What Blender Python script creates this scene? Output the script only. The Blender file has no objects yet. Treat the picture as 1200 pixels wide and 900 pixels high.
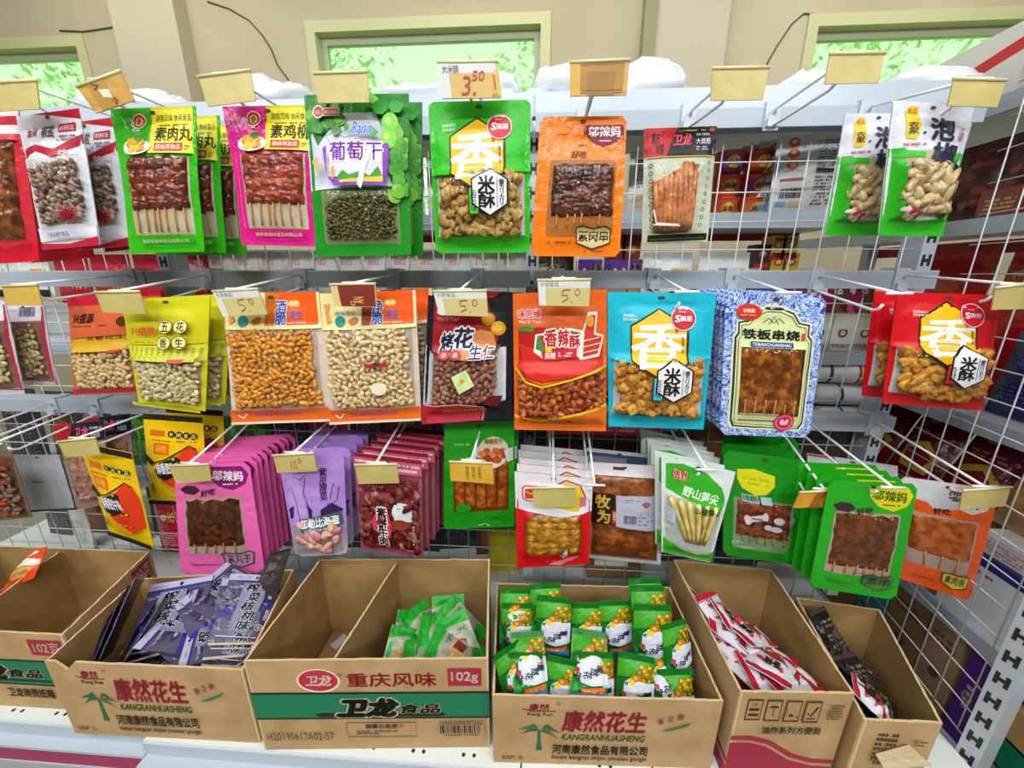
import bpy, bmesh, math, random
from mathutils import Vector, Matrix, noise, Euler
random.seed(7)
sc = bpy.context.scene
COL = sc.collection
F = 455.0; PITCH = math.radians(16); YAW = math.radians(3.7); CAM = Vector((0, -1.0, 1.30))

# ------------------------------------------------------------------ camera
cam_data = bpy.data.cameras.new('camera'); cam = bpy.data.objects.new('camera', cam_data)
COL.objects.link(cam); sc.camera = cam
cam.location = CAM; cam.rotation_euler = (math.radians(90) - PITCH, 0, YAW)
cam_data.sensor_width = 36; cam_data.lens = F / 1200 * 36; cam_data.clip_start = .02; cam_data.clip_end = 60

def ray(px, py):
    """world direction of a point of the 1200x900 photograph (used only to measure where things stand)"""
    x = (px - 600) / F; y = (450 - py) / F
    cp, sp = math.cos(PITCH), math.sin(PITCH)
    fw = cp + y * sp; up = -sp + y * cp
    cy, sy = math.cos(YAW), math.sin(YAW)
    return Vector((x * cy - fw * sy, x * sy + fw * cy, up))
def at(px, py, Y): d = ray(px, py); return CAM + d * ((Y - CAM.y) / d.y)
def atz(px, py, Z): d = ray(px, py); return CAM + d * ((Z - CAM.z) / d.z)
def atx(px, py, X): d = ray(px, py); return CAM + d * ((X - CAM.x) / d.x)

# ------------------------------------------------------------------ materials
def lin(h):
    h = h.lstrip('#')
    c = [int(h[i:i + 2], 16) / 255 for i in (0, 2, 4)]
    return tuple(x / 12.92 if x <= .04045 else ((x + .055) / 1.055) ** 2.4 for x in c) + (1,)
_M = {}
def nodes(name):
    m = bpy.data.materials.new(name); m.use_nodes = True
    nt = m.node_tree; return m, nt, nt.nodes['Principled BSDF']
def bump(nt, b, scale, strength, dist=.002, detail=3):
    tc = nt.nodes.new('ShaderNodeTexCoord'); n = nt.nodes.new('ShaderNodeTexNoise'); bp = nt.nodes.new('ShaderNodeBump')
    n.inputs['Scale'].default_value = scale; n.inputs['Detail'].default_value = detail
    bp.inputs['Strength'].default_value = strength; bp.inputs['Distance'].default_value = dist
    nt.links.new(tc.outputs['Object'], n.inputs['Vector']); nt.links.new(n.outputs['Fac'], bp.inputs['Height'])
    nt.links.new(bp.outputs['Normal'], b.inputs['Normal']); return n
def film(h, rough=.24):
    """glossy printed plastic film of one colour"""
    k = ('film', h, rough)
    if k not in _M:
        m, nt, b = nodes('film_' + h.strip('#')); b.inputs['Base Color'].default_value = lin(h)
        b.inputs['Roughness'].default_value = rough; b.inputs['Specular IOR Level'].default_value = .45
        bump(nt, b, 42, .8, .005, 3); _M[k] = m
    return _M[k]
def ink(h):
    k = ('ink', h)
    if k not in _M:
        m, nt, b = nodes('ink_' + h.strip('#')); b.inputs['Base Color'].default_value = lin(h)
        b.inputs['Roughness'].default_value = .38; b.inputs['Specular IOR Level'].default_value = .35
        bump(nt, b, 42, .55, .005, 3); _M[k] = m
    return _M[k]
def plain(h, rough=.5, metal=0, bs=0, bstr=.2):
    k = ('plain', h, rough, metal, bs)
    if k not in _M:
        m, nt, b = nodes('plain_' + h.strip('#')); b.inputs['Base Color'].default_value = lin(h)
        b.inputs['Roughness'].default_value = rough; b.inputs['Metallic'].default_value = metal
        if bs: bump(nt, b, bs, bstr)
        _M[k] = m
    return _M[k]
def mottled(name, h1, h2, scale, rough=.35, bs=None, bstr=.5, h3=None, dist=.003, spec=.5):
    """two or three colours mixed by noise"""
    if name not in _M:
        m, nt, b = nodes(name)
        tc = nt.nodes.new('ShaderNodeTexCoord'); n = nt.nodes.new('ShaderNodeTexNoise'); r = nt.nodes.new('ShaderNodeValToRGB')
        n.inputs['Scale'].default_value = scale; n.inputs['Detail'].default_value = 4
        r.color_ramp.elements[0].position = .36; r.color_ramp.elements[1].position = .64
        r.color_ramp.elements[0].color = lin(h1); r.color_ramp.elements[1].color = lin(h2)
        if h3: e = r.color_ramp.elements.new(.5); e.color = lin(h3)
        nt.links.new(tc.outputs['Object'], n.inputs['Vector']); nt.links.new(n.outputs['Fac'], r.inputs['Fac'])
        nt.links.new(r.outputs['Color'], b.inputs['Base Color']); b.inputs['Roughness'].default_value = rough
        b.inputs['Specular IOR Level'].default_value = spec
        if bs:
            n2 = nt.nodes.new('ShaderNodeTexNoise'); bp = nt.nodes.new('ShaderNodeBump')
            n2.inputs['Scale'].default_value = bs; bp.inputs['Strength'].default_value = bstr; bp.inputs['Distance'].default_value = dist
            nt.links.new(tc.outputs['Object'], n2.inputs['Vector']); nt.links.new(n2.outputs['Fac'], bp.inputs['Height'])
            nt.links.new(bp.outputs['Normal'], b.inputs['Normal'])
        _M[name] = m
    return _M[name]
def clear_film(tint='#ffffff', op=.10, rough=.12):
    k = ('clear', tint, op, rough)
    if k not in _M:
        m = bpy.data.materials.new('clear_film_' + tint.strip('#')); m.use_nodes = True; nt = m.node_tree
        nt.nodes.remove(nt.nodes['Principled BSDF']); out = nt.nodes['Material Output']
        tr = nt.nodes.new('ShaderNodeBsdfTransparent'); gl = nt.nodes.new('ShaderNodeBsdfGlossy'); mx = nt.nodes.new('ShaderNodeMixShader')
        lw = nt.nodes.new('ShaderNodeLayerWeight'); mr = nt.nodes.new('ShaderNodeMapRange')
        tr.inputs['Color'].default_value = lin(tint); gl.inputs['Roughness'].default_value = rough
        lw.inputs['Blend'].default_value = .25; mr.inputs['To Min'].default_value = op * .5; mr.inputs['To Max'].default_value = min(1, op * 2.6)
        tc = nt.nodes.new('ShaderNodeTexCoord'); n = nt.nodes.new('ShaderNodeTexNoise'); bp = nt.nodes.new('ShaderNodeBump')
        n.inputs['Scale'].default_value = 70; bp.inputs['Strength'].default_value = 1.0; bp.inputs['Distance'].default_value = .006
        nt.links.new(tc.outputs['Object'], n.inputs['Vector']); nt.links.new(n.outputs['Fac'], bp.inputs['Height'])
        nt.links.new(bp.outputs['Normal'], gl.inputs['Normal'])
        nt.links.new(lw.outputs['Facing'], mr.inputs['Value']); nt.links.new(mr.outputs['Result'], mx.inputs['Fac'])
        nt.links.new(tr.outputs[0], mx.inputs[1]); nt.links.new(gl.outputs[0], mx.inputs[2]); nt.links.new(mx.outputs[0], out.inputs['Surface'])
        _M[k] = m
    return _M[k]
def porcelain():
    if 'porcelain' not in _M:
        m, nt, b = nodes('porcelain_pattern_film'); tc = nt.nodes.new('ShaderNodeTexCoord'); n1 = nt.nodes.new('ShaderNodeTexNoise'); n2 = nt.nodes.new('ShaderNodeTexNoise'); r = nt.nodes.new('ShaderNodeValToRGB'); mx = nt.nodes.new('ShaderNodeMix'); mx.data_type = 'RGBA'
        n1.inputs['Scale'].default_value = 34; n1.inputs['Detail'].default_value = 1.5; n1.inputs['Distortion'].default_value = 3.2
        cols = [(0, '#e6edf6'), (.36, '#d4e0f2'), (.42, '#2a56bc'), (.46, '#9fbde8'), (.5, '#e6edf8'), (.55, '#3a6ad0'), (.6, '#1c3c9c'), (.66, '#b4ccee'), (.8, '#4a7ad4')]
        while len(r.color_ramp.elements) < len(cols): r.color_ramp.elements.new(.5)
        for e, (p, h) in zip(r.color_ramp.elements, cols): e.position = p; e.color = lin(h)
        nt.links.new(tc.outputs['Object'], n1.inputs['Vector']); nt.links.new(n1.outputs['Fac'], r.inputs['Fac']); nt.links.new(r.outputs['Color'], b.inputs['Base Color']); b.inputs['Roughness'].default_value = .25; bump(nt, b, 38, .5, .004, 3); _M['porcelain'] = m
    return _M['porcelain']
def cardboard(h='#b08a5c', h2='#9c7748'):
    name = 'cardboard_' + h.strip('#')
    if name not in _M:
        m, nt, b = nodes(name)
        tc = nt.nodes.new('ShaderNodeTexCoord'); n = nt.nodes.new('ShaderNodeTexNoise'); r = nt.nodes.new('ShaderNodeValToRGB')
        n.inputs['Scale'].default_value = 14; n.inputs['Detail'].default_value = 8
        r.color_ramp.elements[0].color = lin(h2); r.color_ramp.elements[1].color = lin(h)
        r.color_ramp.elements[0].position = .3; r.color_ramp.elements[1].position = .62
        w = nt.nodes.new('ShaderNodeTexWave'); w.inputs['Scale'].default_value = 60; w.bands_direction = 'Z'
        bp = nt.nodes.new('ShaderNodeBump'); bp.inputs['Strength'].default_value = .12; bp.inputs['Distance'].default_value = .001
        nt.links.new(tc.outputs['Object'], n.inputs['Vector']); nt.links.new(tc.outputs['Object'], w.inputs['Vector'])
        nt.links.new(n.outputs['Fac'], r.inputs['Fac']); nt.links.new(r.outputs['Color'], b.inputs['Base Color'])
        nt.links.new(w.outputs['Fac'], bp.inputs['Height']); nt.links.new(bp.outputs['Normal'], b.inputs['Normal'])
        b.inputs['Roughness'].default_value = .8; b.inputs['Specular IOR Level'].default_value = .2; _M[name] = m
    return _M[name]

# ------------------------------------------------------------------ objects
def link(name, me, parent=None, loc=None):
    o = bpy.data.objects.new(name, me); COL.objects.link(o)
    if loc is not None: o.location = loc
    if parent is not None: o.parent = parent
    return o
def tag(o, label, cat, group=None):
    o['label'] = label; o['category'] = cat
    if group: o['group'] = group
    return o
def empty(name, loc, label, cat, group=None, rot=(0, 0, 0)):
    o = bpy.data.objects.new(name, None); COL.objects.link(o); o.location = loc; o.rotation_euler = rot
    o.empty_display_size = .02
    return tag(o, label, cat, group)
def copy_tree(o, parent=None):
    c = o.copy(); COL.objects.link(c)
    if parent is not None: c.parent = parent
    for ch in o.children: copy_tree(ch, c)
    return c

class MB:
    """collects geometry with materials into one mesh"""
    def __init__(s): s.v = []; s.f = []; s.m = []; s.mats = []; s.sm = []
    def mi(s, m):
        if m not in s.mats: s.mats.append(m)
        return s.mats.index(m)
    def add(s, vs, fs, m, smooth=False):
        b = len(s.v); s.v += [tuple(p) for p in vs]; k = s.mi(m)
        for f in fs: s.f.append([b + i for i in f]); s.m.append(k); s.sm.append(smooth)
    def box(s, lo, hi, m, mat=None):
        x0, y0, z0 = lo; x1, y1, z1 = hi
        vs = [Vector(p) for p in ((x0, y0, z0), (x1, y0, z0), (x1, y1, z0), (x0, y1, z0), (x0, y0, z1), (x1, y0, z1), (x1, y1, z1), (x0, y1, z1))]
        if mat: vs = [mat @ p for p in vs]
        s.add(vs, [(0, 3, 2, 1), (4, 5, 6, 7), (0, 1, 5, 4), (1, 2, 6, 5), (2, 3, 7, 6), (3, 0, 4, 7)], m)
    def tube(s, pts, r, m, n=8, cap=True):
        pts = [Vector(p) for p in pts]; vs = []; fs = []
        for i, p in enumerate(pts):
            d = (pts[min(i + 1, len(pts) - 1)] - pts[max(i - 1, 0)]).normalized()
            a = d.cross(Vector((0, 0, 1)));
            if a.length < .05: a = d.cross(Vector((1, 0, 0)))
            a.normalize(); b = d.cross(a)
            rr = r[i] if isinstance(r, (list, tuple)) else r
            for k in range(n):
                t = 2 * math.pi * k / n; vs.append(p + a * math.cos(t) * rr + b * math.sin(t) * rr)
        for i in range(len(pts) - 1):
            for k in range(n): fs.append((i * n + k, i * n + (k + 1) % n, (i + 1) * n + (k + 1) % n, (i + 1) * n + k))
        if cap: fs.append(tuple(range(n))[::-1]); fs.append(tuple((len(pts) - 1) * n + k for k in range(n)))
        s.add(vs, fs, m, True)
    def lathe(s, prof, m, n=24, loc=(0, 0, 0), mat=None):
        vs = []; fs = []; L = len(prof); l = Vector(loc)
        for r, z in prof:
            for k in range(n):
                t = 2 * math.pi * k / n; p = Vector((r * math.cos(t), r * math.sin(t), z))
                vs.append((mat @ p if mat else p) + l)
        for i in range(L - 1):
            for k in range(n): fs.append((i * n + k, i * n + (k + 1) % n, (i + 1) * n + (k + 1) % n, (i + 1) * n + k))
        s.add(vs, fs, m, True)
    def build(s, name, parent=None, loc=None):
        me = bpy.data.meshes.new(name); me.from_pydata(s.v, [], s.f)
        for m in s.mats: me.materials.append(m)
        me.polygons.foreach_set('material_index', s.m); me.polygons.foreach_set('use_smooth', s.sm); me.update()
        return link(name, me, parent, loc)

# ------------------------------------------------------------------ flat artwork in percent coordinates
_tc = {}
def text_mesh(s, shear=0):
    k = (s, shear)
    if k not in _tc:
        c = bpy.data.curves.new('t', 'FONT'); c.body = s; c.shear = shear; c.resolution_u = 2
        c.space_line = .85
        o = bpy.data.objects.new('t', c); COL.objects.link(o)
        dg = bpy.context.evaluated_depsgraph_get(); dg.update(); me = o.evaluated_get(dg).to_mesh()
        vs = [(v.co.x, v.co.y) for v in me.vertices]; fs = [tuple(p.vertices) for p in me.polygons]
        o.evaluated_get(dg).to_mesh_clear(); bpy.data.objects.remove(o); bpy.data.curves.remove(c)
        _tc[k] = (vs, fs)
    return _tc[k]
class Art:
    """printed shapes; x, y in percent of the panel from its top left corner; a = height / width"""
    def __init__(s, a): s.a = a; s.ops = []; s.layer = 0
    def P(s, pts, c, big=True): s.ops.append((s.layer, [(x / 100, y / 100) for x, y in pts], [tuple(range(len(pts)))], c, big)); s.layer += 1; return s
    def R(s, x0, y0, x1, y1, c): return s.P([(x0, y0), (x1, y0), (x1, y1), (x0, y1)], c)
    def RR(s, x0, y0, x1, y1, r, c):
        ry = r / s.a; p = []
        for cx, cy, t0 in ((x1 - r, y0 + ry, -90), (x1 - r, y1 - ry, 0), (x0 + r, y1 - ry, 90), (x0 + r, y0 + ry, 180)):
            for k in range(6): t = math.radians(t0 + k * 18); p.append((cx + r * math.cos(t), cy + ry * math.sin(t)))
        return s.P(p, c)
    def E(s, cx, cy, rx, ry, c, t0=0, t1=360, n=28, rot=0):
        p = []; cr, sr = math.cos(math.radians(rot)), math.sin(math.radians(rot))
        for k in range(n if t1 - t0 >= 360 else n + 1):
            t = math.radians(t0 + (t1 - t0) * k / n); x, y = rx * math.cos(t), ry * math.sin(t)
            p.append((cx + x * cr - y * sr, cy + (x * sr + y * cr) / s.a))
        return s.P(p, c)
    def ring(s, cx, cy, rx, ry, w, c, n=32):
        vs = []; fs = []
        for k in range(n):
            t = 2 * math.pi * k / n
            for q in (0, w): vs.append(((cx + (rx - q) * math.cos(t)) / 100, (cy + (ry - q) * math.sin(t) / s.a) / 100))
        for k in range(n): j = (k + 1) % n; fs.append((2 * k, 2 * j, 2 * j + 1, 2 * k + 1))
        s.ops.append((s.layer, vs, fs, c, True)); s.layer += 1; return s
    def L(s, pts, w, c):
        """stroke of width w (percent of width)"""
        vs = []; fs = []; n = len(pts); q = [(x, y * s.a) for x, y in pts]
        for i in range(n):
            a, b = q[max(i - 1, 0)], q[min(i + 1, n - 1)]; dx, dy = b[0] - a[0], b[1] - a[1]; l = math.hypot(dx, dy) or 1
            ww = w[i] if isinstance(w, (list, tuple)) else w
            nx, ny = -dy / l * ww / 2, dx / l * ww / 2
            for sg in (1, -1): vs.append(((q[i][0] + sg * nx) / 100, (q[i][1] + sg * ny) / s.a / 100))
        for i in range(n - 1): fs.append((2 * i, 2 * i + 2, 2 * i + 3, 2 * i + 1))
        s.ops.append((s.layer, vs, fs, c, True)); s.layer += 1; return s
    def T(s, t, x0, y0, x1, y1, c, bold=.0, shear=0, vert=False, ol=None, rot=0):
        """text fitted into a box; ol = (colour, extra weight) draws an outline below"""
        if vert: t = '\n'.join(t)
        if ol: s._t(t, x0, y0, x1, y1, ol[0], bold, shear, rot, ol[1])
        return s._t(t, x0, y0, x1, y1, c, bold, shear, rot, 0)
    def _t(s, t, x0, y0, x1, y1, c, bold, shear, rot, extra):
        v0, f0 = text_mesh(t, shear)
        if not v0: return s
        ax, bx = min(v[0] for v in v0), max(v[0] for v in v0); ay, by = min(v[1] for v in v0), max(v[1] for v in v0)
        cx, cy = (x0 + x1) / 2, (y0 + y1) / 2; kx = (x1 - x0) / max(bx - ax, 1e-6); ky = (y1 - y0) / max(by - ay, 1e-6)
        cr, sr = math.cos(math.radians(rot)), math.sin(math.radians(rot)); out = []; fs = []
        r = bold * .75 + extra * 1.1; n = 0 if r < .008 else (4 if r < .05 else 8)
        for k in range(max(n, 1)):
            dx, dy = (r * math.cos(2 * math.pi * (k + .5) / n), r * math.sin(2 * math.pi * (k + .5) / n)) if n else (0, 0); q = len(out)
            for x, y in v0:
                X = (x + dx - (ax + bx) / 2) * kx; Y = -(y + dy - (ay + by) / 2) * ky * s.a
                out.append(((cx + X * cr - Y * sr) / 100, (cy + (X * sr + Y * cr) / s.a) / 100))
            fs += [tuple(q + i for i in f) for f in f0]
        s.ops.append((s.layer, out, fs, c, (y1 - y0) * s.a / max(1, t.count('\n') + 1) > 11)); s.layer += 1; return s
    def hexagon(s, cx, cy, r, c, sx=1.0):
        return s.P([(cx + sx * r * math.sin(math.radians(60 * k)), cy - r * math.cos(math.radians(60 * k)) / s.a) for k in range(6)], c)
    def micro(s, x0, y0, x1, y1, c, rows=3, seed=1, fill=.75):
        """small print: rows of tiny word-like marks"""
        rnd = random.Random(seed); h = (y1 - y0) / rows; vs = []; fs = []
        for r in range(rows):
            x = x0
            while x < x1:
                w = rnd.uniform(.8, 2.6)
                if rnd.random() < fill and x + w <= x1:
                    b = len(vs); ya, yb = y0 + r * h + h * .2, y0 + r * h + h * .75
                    vs += [(x / 100, ya / 100), ((x + w) / 100, ya / 100), ((x + w) / 100, yb / 100), (x / 100, yb / 100)]; fs.append((b, b + 1, b + 2, b + 3))
                x += w + .6
        s.ops.append((s.layer, vs, fs, c, False)); s.layer += 1; return s
    def barcode(s, x0, y0, x1, y1, c='#222222', seed=3, bg='#f2f2f2'):
        if bg: s.R(x0 - 1, y0 - .6, x1 + 1, y1 + .6, bg)
        rnd = random.Random(seed); x = x0; vs = []; fs = []; u = (x1 - x0) / 60
        while x < x1:
            w = u * rnd.choice((1, 1, 2, 3)); b = len(vs); xe = min(x + w, x1)
            vs += [(x / 100, y0 / 100), (xe / 100, y0 / 100), (xe / 100, y1 / 100), (x / 100, y1 / 100)]; fs.append((b, b + 1, b + 2, b + 3))
            x += w + u * rnd.choice((1, 1, 2))
        s.ops.append((s.layer, vs, fs, c, False)); s.layer += 1; return s
    def emit(s, mb, S, lines_u=(), lines_v=(), eps=.0004, step=.00012, matf=ink, smooth=True):
        for layer, vs, fs, c, big in s.ops:
            m = matf(c) if isinstance(c, str) else c; off = eps + step * layer
            if big and (lines_u or lines_v):
                bm = bmesh.new(); bv = [bm.verts.new((x, y, 0)) for x, y in vs]
                for f in fs:
                    try: bm.faces.new([bv[i] for i in f])
                    except ValueError: pass
                x0, x1 = min(v[0] for v in vs), max(v[0] for v in vs); y0, y1 = min(v[1] for v in vs), max(v[1] for v in vs)
                for q in lines_u:
                    if x0 < q < x1: bmesh.ops.bisect_plane(bm, geom=bm.verts[:] + bm.edges[:] + bm.faces[:], plane_co=(q, 0, 0), plane_no=(1, 0, 0))
                for q in lines_v:
                    if y0 < q < y1: bmesh.ops.bisect_plane(bm, geom=bm.verts[:] + bm.edges[:] + bm.faces[:], plane_co=(0, q, 0), plane_no=(0, 1, 0))
                bmesh.ops.triangulate(bm, faces=[f for f in bm.faces if len(f.verts) > 4])
                bm.verts.index_update(); vs = [(v.co.x, v.co.y) for v in bm.verts]; fs = [tuple(v.index for v in f.verts) for f in bm.faces]; bm.free()
            out = [S(min(max(x, 0), 1), min(max(y, 0), 1), off) for x, y in vs]
            if len(vs): 
                # keep every printed face turned to the front
                res = []
                for f in fs:
                    ar = 0
                    for i in range(len(f)): a, b = vs[f[i]], vs[f[(i + 1) % len(f)]]; ar += a[0] * b[1] - b[0] * a[1]
                    res.append(f if ar < 0 else tuple(reversed(f)))
                mb.add(out, res, m, smooth)

# ------------------------------------------------------------------ pouches
def prof(t, m0, m1, p=.6):
    t = (t - m0) / (1 - m0 - m1)
    return math.sin(math.pi * t) ** p if 0 < t < 1 else 0.0
class Surf:
    """front surface of a soft pouch spanned by four corner points (TL, TR, BR, BL)"""
    def __init__(s, q, th=.012, wr=.0012, seed=0, rnd=0, front=None, m=(.045, .045, .10, .06), waist=.0):
        s.q = [Vector(p) for p in q]; s.th = th; s.wr = wr; s.seed = seed; s.rnd = rnd; s.m = m; s.waist = waist
        e1 = (s.q[1] + s.q[2] - s.q[0] - s.q[3]); e2 = (s.q[0] + s.q[1] - s.q[3] - s.q[2])
        s.w = e1.length / 2; s.h = e2.length / 2; n = e1.cross(e2).normalized()
        s.n = n; s.a = s.h / s.w
    def flat(s, u, v):
        if s.rnd:
            r = s.rnd / s.a; d = 0
            if v < r: d = 1 - math.sqrt(max(0, 1 - ((r - v) / r) ** 2))
            elif v > 1 - r: d = 1 - math.sqrt(max(0, 1 - ((v - 1 + r) / r) ** 2))
            if d: k = 1 - 2 * s.rnd * d; u = .5 + (u - .5) * k
        if s.waist: u = .5 + (u - .5) * (1 - s.waist * math.sin(math.pi * v) ** 2 + .012 * noise.noise((v * 9, s.seed, 2 if u > .5 else 5)))
        a, b, c, d = s.q
        return (a * (1 - u) + b * u) * (1 - v) + (d * (1 - u) + c * u) * v
    def bulge(s, u, v): return s.th * prof(u, s.m[0], s.m[1]) * prof(v, s.m[2], s.m[3])
    def wrinkle(s, u, v):
        z = s.seed * 3.17
        e = .35 + .65 * min(1, 6 * min(u, 1 - u, v, 1 - v) + .15)
        return s.wr * e * (noise.noise((u * 4.2, v * 4.2 * s.a, z)) + .5 * noise.noise((u * 11, v * 9 * s.a, z + 9)))
    def __call__(s, u, v, off=0): return s.flat(u, v) + s.n * (s.bulge(u, v) + s.wrinkle(u, v) + .0009 + off)
    win = None
    def film(s, u, v, off=0):
        """the outer film: raised over what lies in the window"""
        if not s.win: return s(u, v, off)
        x0, y0, x1, y1, h = s.win; a, b = (u * 100 - x0) / (x1 - x0), (v * 100 - y0) / (y1 - y0)
        e = min(a + .09, 1.09 - a, b + .09, 1.09 - b) * 4.6
        if e <= 0: return s(u, v, off)
        e = min(1, e); return s(u, v, off + h * e * e * (3 - 2 * e) + .0012 * e * noise.noise((a * 7, b * 7, s.seed + 5)))
    def back(s, u, v): return s.flat(u, v) + s.n * (-.55 * s.bulge(u, v) + s.wrinkle(u, v) - .0009)

NU, NV = 16, 22
def pouch_body(mb, S, base, back=None):
    vs = []; fs = []; w = NU + 1
    for j in range(NV + 1):
        for i in range(NU + 1): vs.append(S(i / NU, j / NV))
    for j in range(NV):
        for i in range(NU): fs.append((j * w + i, (j + 1) * w + i, (j + 1) * w + i + 1, j * w + i + 1))
    mb.add(vs, fs, film(base) if isinstance(base, str) else base, True)
    vb = [];
    for j in range(NV + 1):
        for i in range(NU + 1): vb.append(S.back(i / NU, j / NV))
    mb.add(vb, [tuple(reversed(f)) for f in fs], film(back or base) if isinstance(back or base, str) else base, True)
    ring = [i for i in range(w)] + [j * w + NU for j in range(1, NV + 1)] + [NV * w + i for i in range(NU - 1, -1, -1)] + [j * w for j in range(NV - 1, 0, -1)]
    n = len(ring); mb.add([vs[i] for i in ring] + [vb[i] for i in ring], [(k, (k + 1) % n, n + (k + 1) % n, n + k) for k in range(n)], film(base) if isinstance(base, str) else base, True)

def inside(p, poly):
    x, y = p; r = False; j = len(poly) - 1
    for i in range(len(poly)):
        xi, yi = poly[i]; xj, yj = poly[j]
        if (yi > y) != (yj > y) and x < (xj - xi) * (y - yi) / (yj - yi) + xi: r = not r
        j = i
    return r
_sph = {}
def sphere_t(nu=8, nv=5):
    if (nu, nv) not in _sph:
        vs = [Vector((0, 0, 1))]; fs = []
        for j in range(1, nv):
            for i in range(nu): t, p = 2 * math.pi * i / nu, math.pi * j / nv; vs.append(Vector((math.sin(p) * math.cos(t), math.sin(p) * math.sin(t), math.cos(p))))
        vs.append(Vector((0, 0, -1)))
        for i in range(nu): fs.append((0, 1 + i, 1 + (i + 1) % nu))
        for j in range(nv - 2):
            for i in range(nu): a, b = 1 + j * nu + i, 1 + j * nu + (i + 1) % nu; fs.append((a, a + nu, b + nu, b))
        l = len(vs) - 1
        for i in range(nu): fs.append((l - nu + i, l, l - nu + (i + 1) % nu))
        _sph[(nu, nv)] = (vs, fs)
    return _sph[(nu, nv)]
def scatter(S, poly, size, dens, seed, asp=(1, .62, .5), rough=0, mats=(), lift=.3, maxn=420, flat=.5, hi=False):
    """loose pieces (nuts, chips, raisins) lying behind the film; poly in percent, size in metres"""
    rnd = random.Random(seed); mb = MB(); xs = [p[0] for p in poly]; ys = [p[1] for p in poly]; pts = []
    d = size * 2 / dens; tries = 0
    while tries < 6000 and len(pts) < maxn:
        tries += 1; x, y = rnd.uniform(min(xs), max(xs)), rnd.uniform(min(ys), max(ys))
        if not inside((x, y), poly): continue
        X, Y = x / 100 * S.w, y / 100 * S.h
        if all((X - a) ** 2 + (Y - b) ** 2 > d * d * .36 for a, b in pts): pts.append((X, Y))
    ux = (S.q[1] - S.q[0]).normalized(); uy = S.n.cross(ux)
    vs0, fs0 = sphere_t(10, 7) if hi else sphere_t(8, 5)
    for X, Y in pts:
        c = S(X / S.w, Y / S.h, size * lift + rnd.uniform(0, size * .35)); sz = size * rnd.uniform(.8, 1.2)
        e = Euler((rnd.uniform(-flat, flat), rnd.uniform(-flat, flat), rnd.uniform(0, 6.28))).to_matrix()
        B = Matrix((ux, uy, S.n)).transposed(); sd = rnd.uniform(0, 100); vs = []
        for p in vs0:
            k = 1 + (rough * noise.noise(p * 1.7 + Vector((sd, 0, 0))) if rough else 0)
            q = Vector((p.x * asp[0], p.y * asp[1], p.z * asp[2])) * sz * k
            vs.append(c + B @ (e @ q))
        mb.add(vs, fs0, mats[rnd.randrange(len(mats))], True)
    return mb
def meat(S, x0, y0, x1, y1, ncol, nrow, h, mat, seed, ragged=2.0, amp=.5):
    """slab of glazed pieces pressed side by side: a lumpy relief"""
    nx, ny = 56, 56; vs = []; fs = []; mb = MB()
    for j in range(ny + 1):
        for i in range(nx + 1):
            s, t = i / nx, j / ny
            x = x0 + (x1 - x0) * s; y = y0 + (y1 - y0) * t
            e = min(s, 1 - s, t, 1 - t)
            if s < .1 or s > .9: x += ragged * noise.noise((seed, t * 5, 1 if s < .5 else 4)) * (1 if e < .02 else .5)
            if t < .1 or t > .9: y += ragged * noise.noise((s * ncol * 1.3, seed, 1 if t < .5 else 4)) * (1 if e < .02 else .5)
            ridge = abs(math.sin(math.pi * (s * ncol + .25 * noise.noise((t * 4, seed, 3))))) ** .5
            rr = abs(math.sin(math.pi * (t * nrow + .35 * noise.noise((s * 5, seed, 7))))) ** .45 if nrow else 1
            hh = h * min(1, e * 14) ** .5 * (.45 + .55 * ridge * rr * (1 + amp * noise.noise((s * ncol * 2, t * 14, seed))) + .5 * amp * noise.noise((s * 22, t * 22, seed)) + .22 * amp * noise.noise((s * 47, t * 47, seed)))
            vs.append(S(x / 100, y / 100, max(hh, 0) + .0006))
    w = nx + 1
    for j in range(ny):
        for i in range(nx): fs.append((j * w + i, (j + 1) * w + i, (j + 1) * w + i + 1, j * w + i + 1))
    mb.add(vs, fs, mat, True); return mb
def sticks(S, xs, y0, y1, mat, r=.0016, lift=.003):
    out = []
    for k, x in enumerate(xs):
        mb = MB(); mb.tube([S((x + .6 * math.sin(k * 7 + i)) / 100, (y0 + (y1 - y0) * i / 3) / 100, lift) for i in range(4)], r, mat, 6); out.append(mb)
    return out
def window_patch(S, mat):
    x0, y0, x1, y1, h = S.win; nx, ny = 18, 18; vs = []; fs = []; mb = MB(); w = nx + 1
    for j in range(ny + 1):
        for i in range(nx + 1):
            s, t = i / nx, j / ny; e = min(s, 1 - s, t, 1 - t)
            vs.append(S.film((x0 + (x1 - x0) * s) / 100, (y0 + (y1 - y0) * t) / 100, .0003))
    for j in range(ny):
        for i in range(nx): fs.append((j * w + i, (j + 1) * w + i, (j + 1) * w + i + 1, j * w + i + 1))
    mb.add(vs, fs, mat, True); return mb

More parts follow.
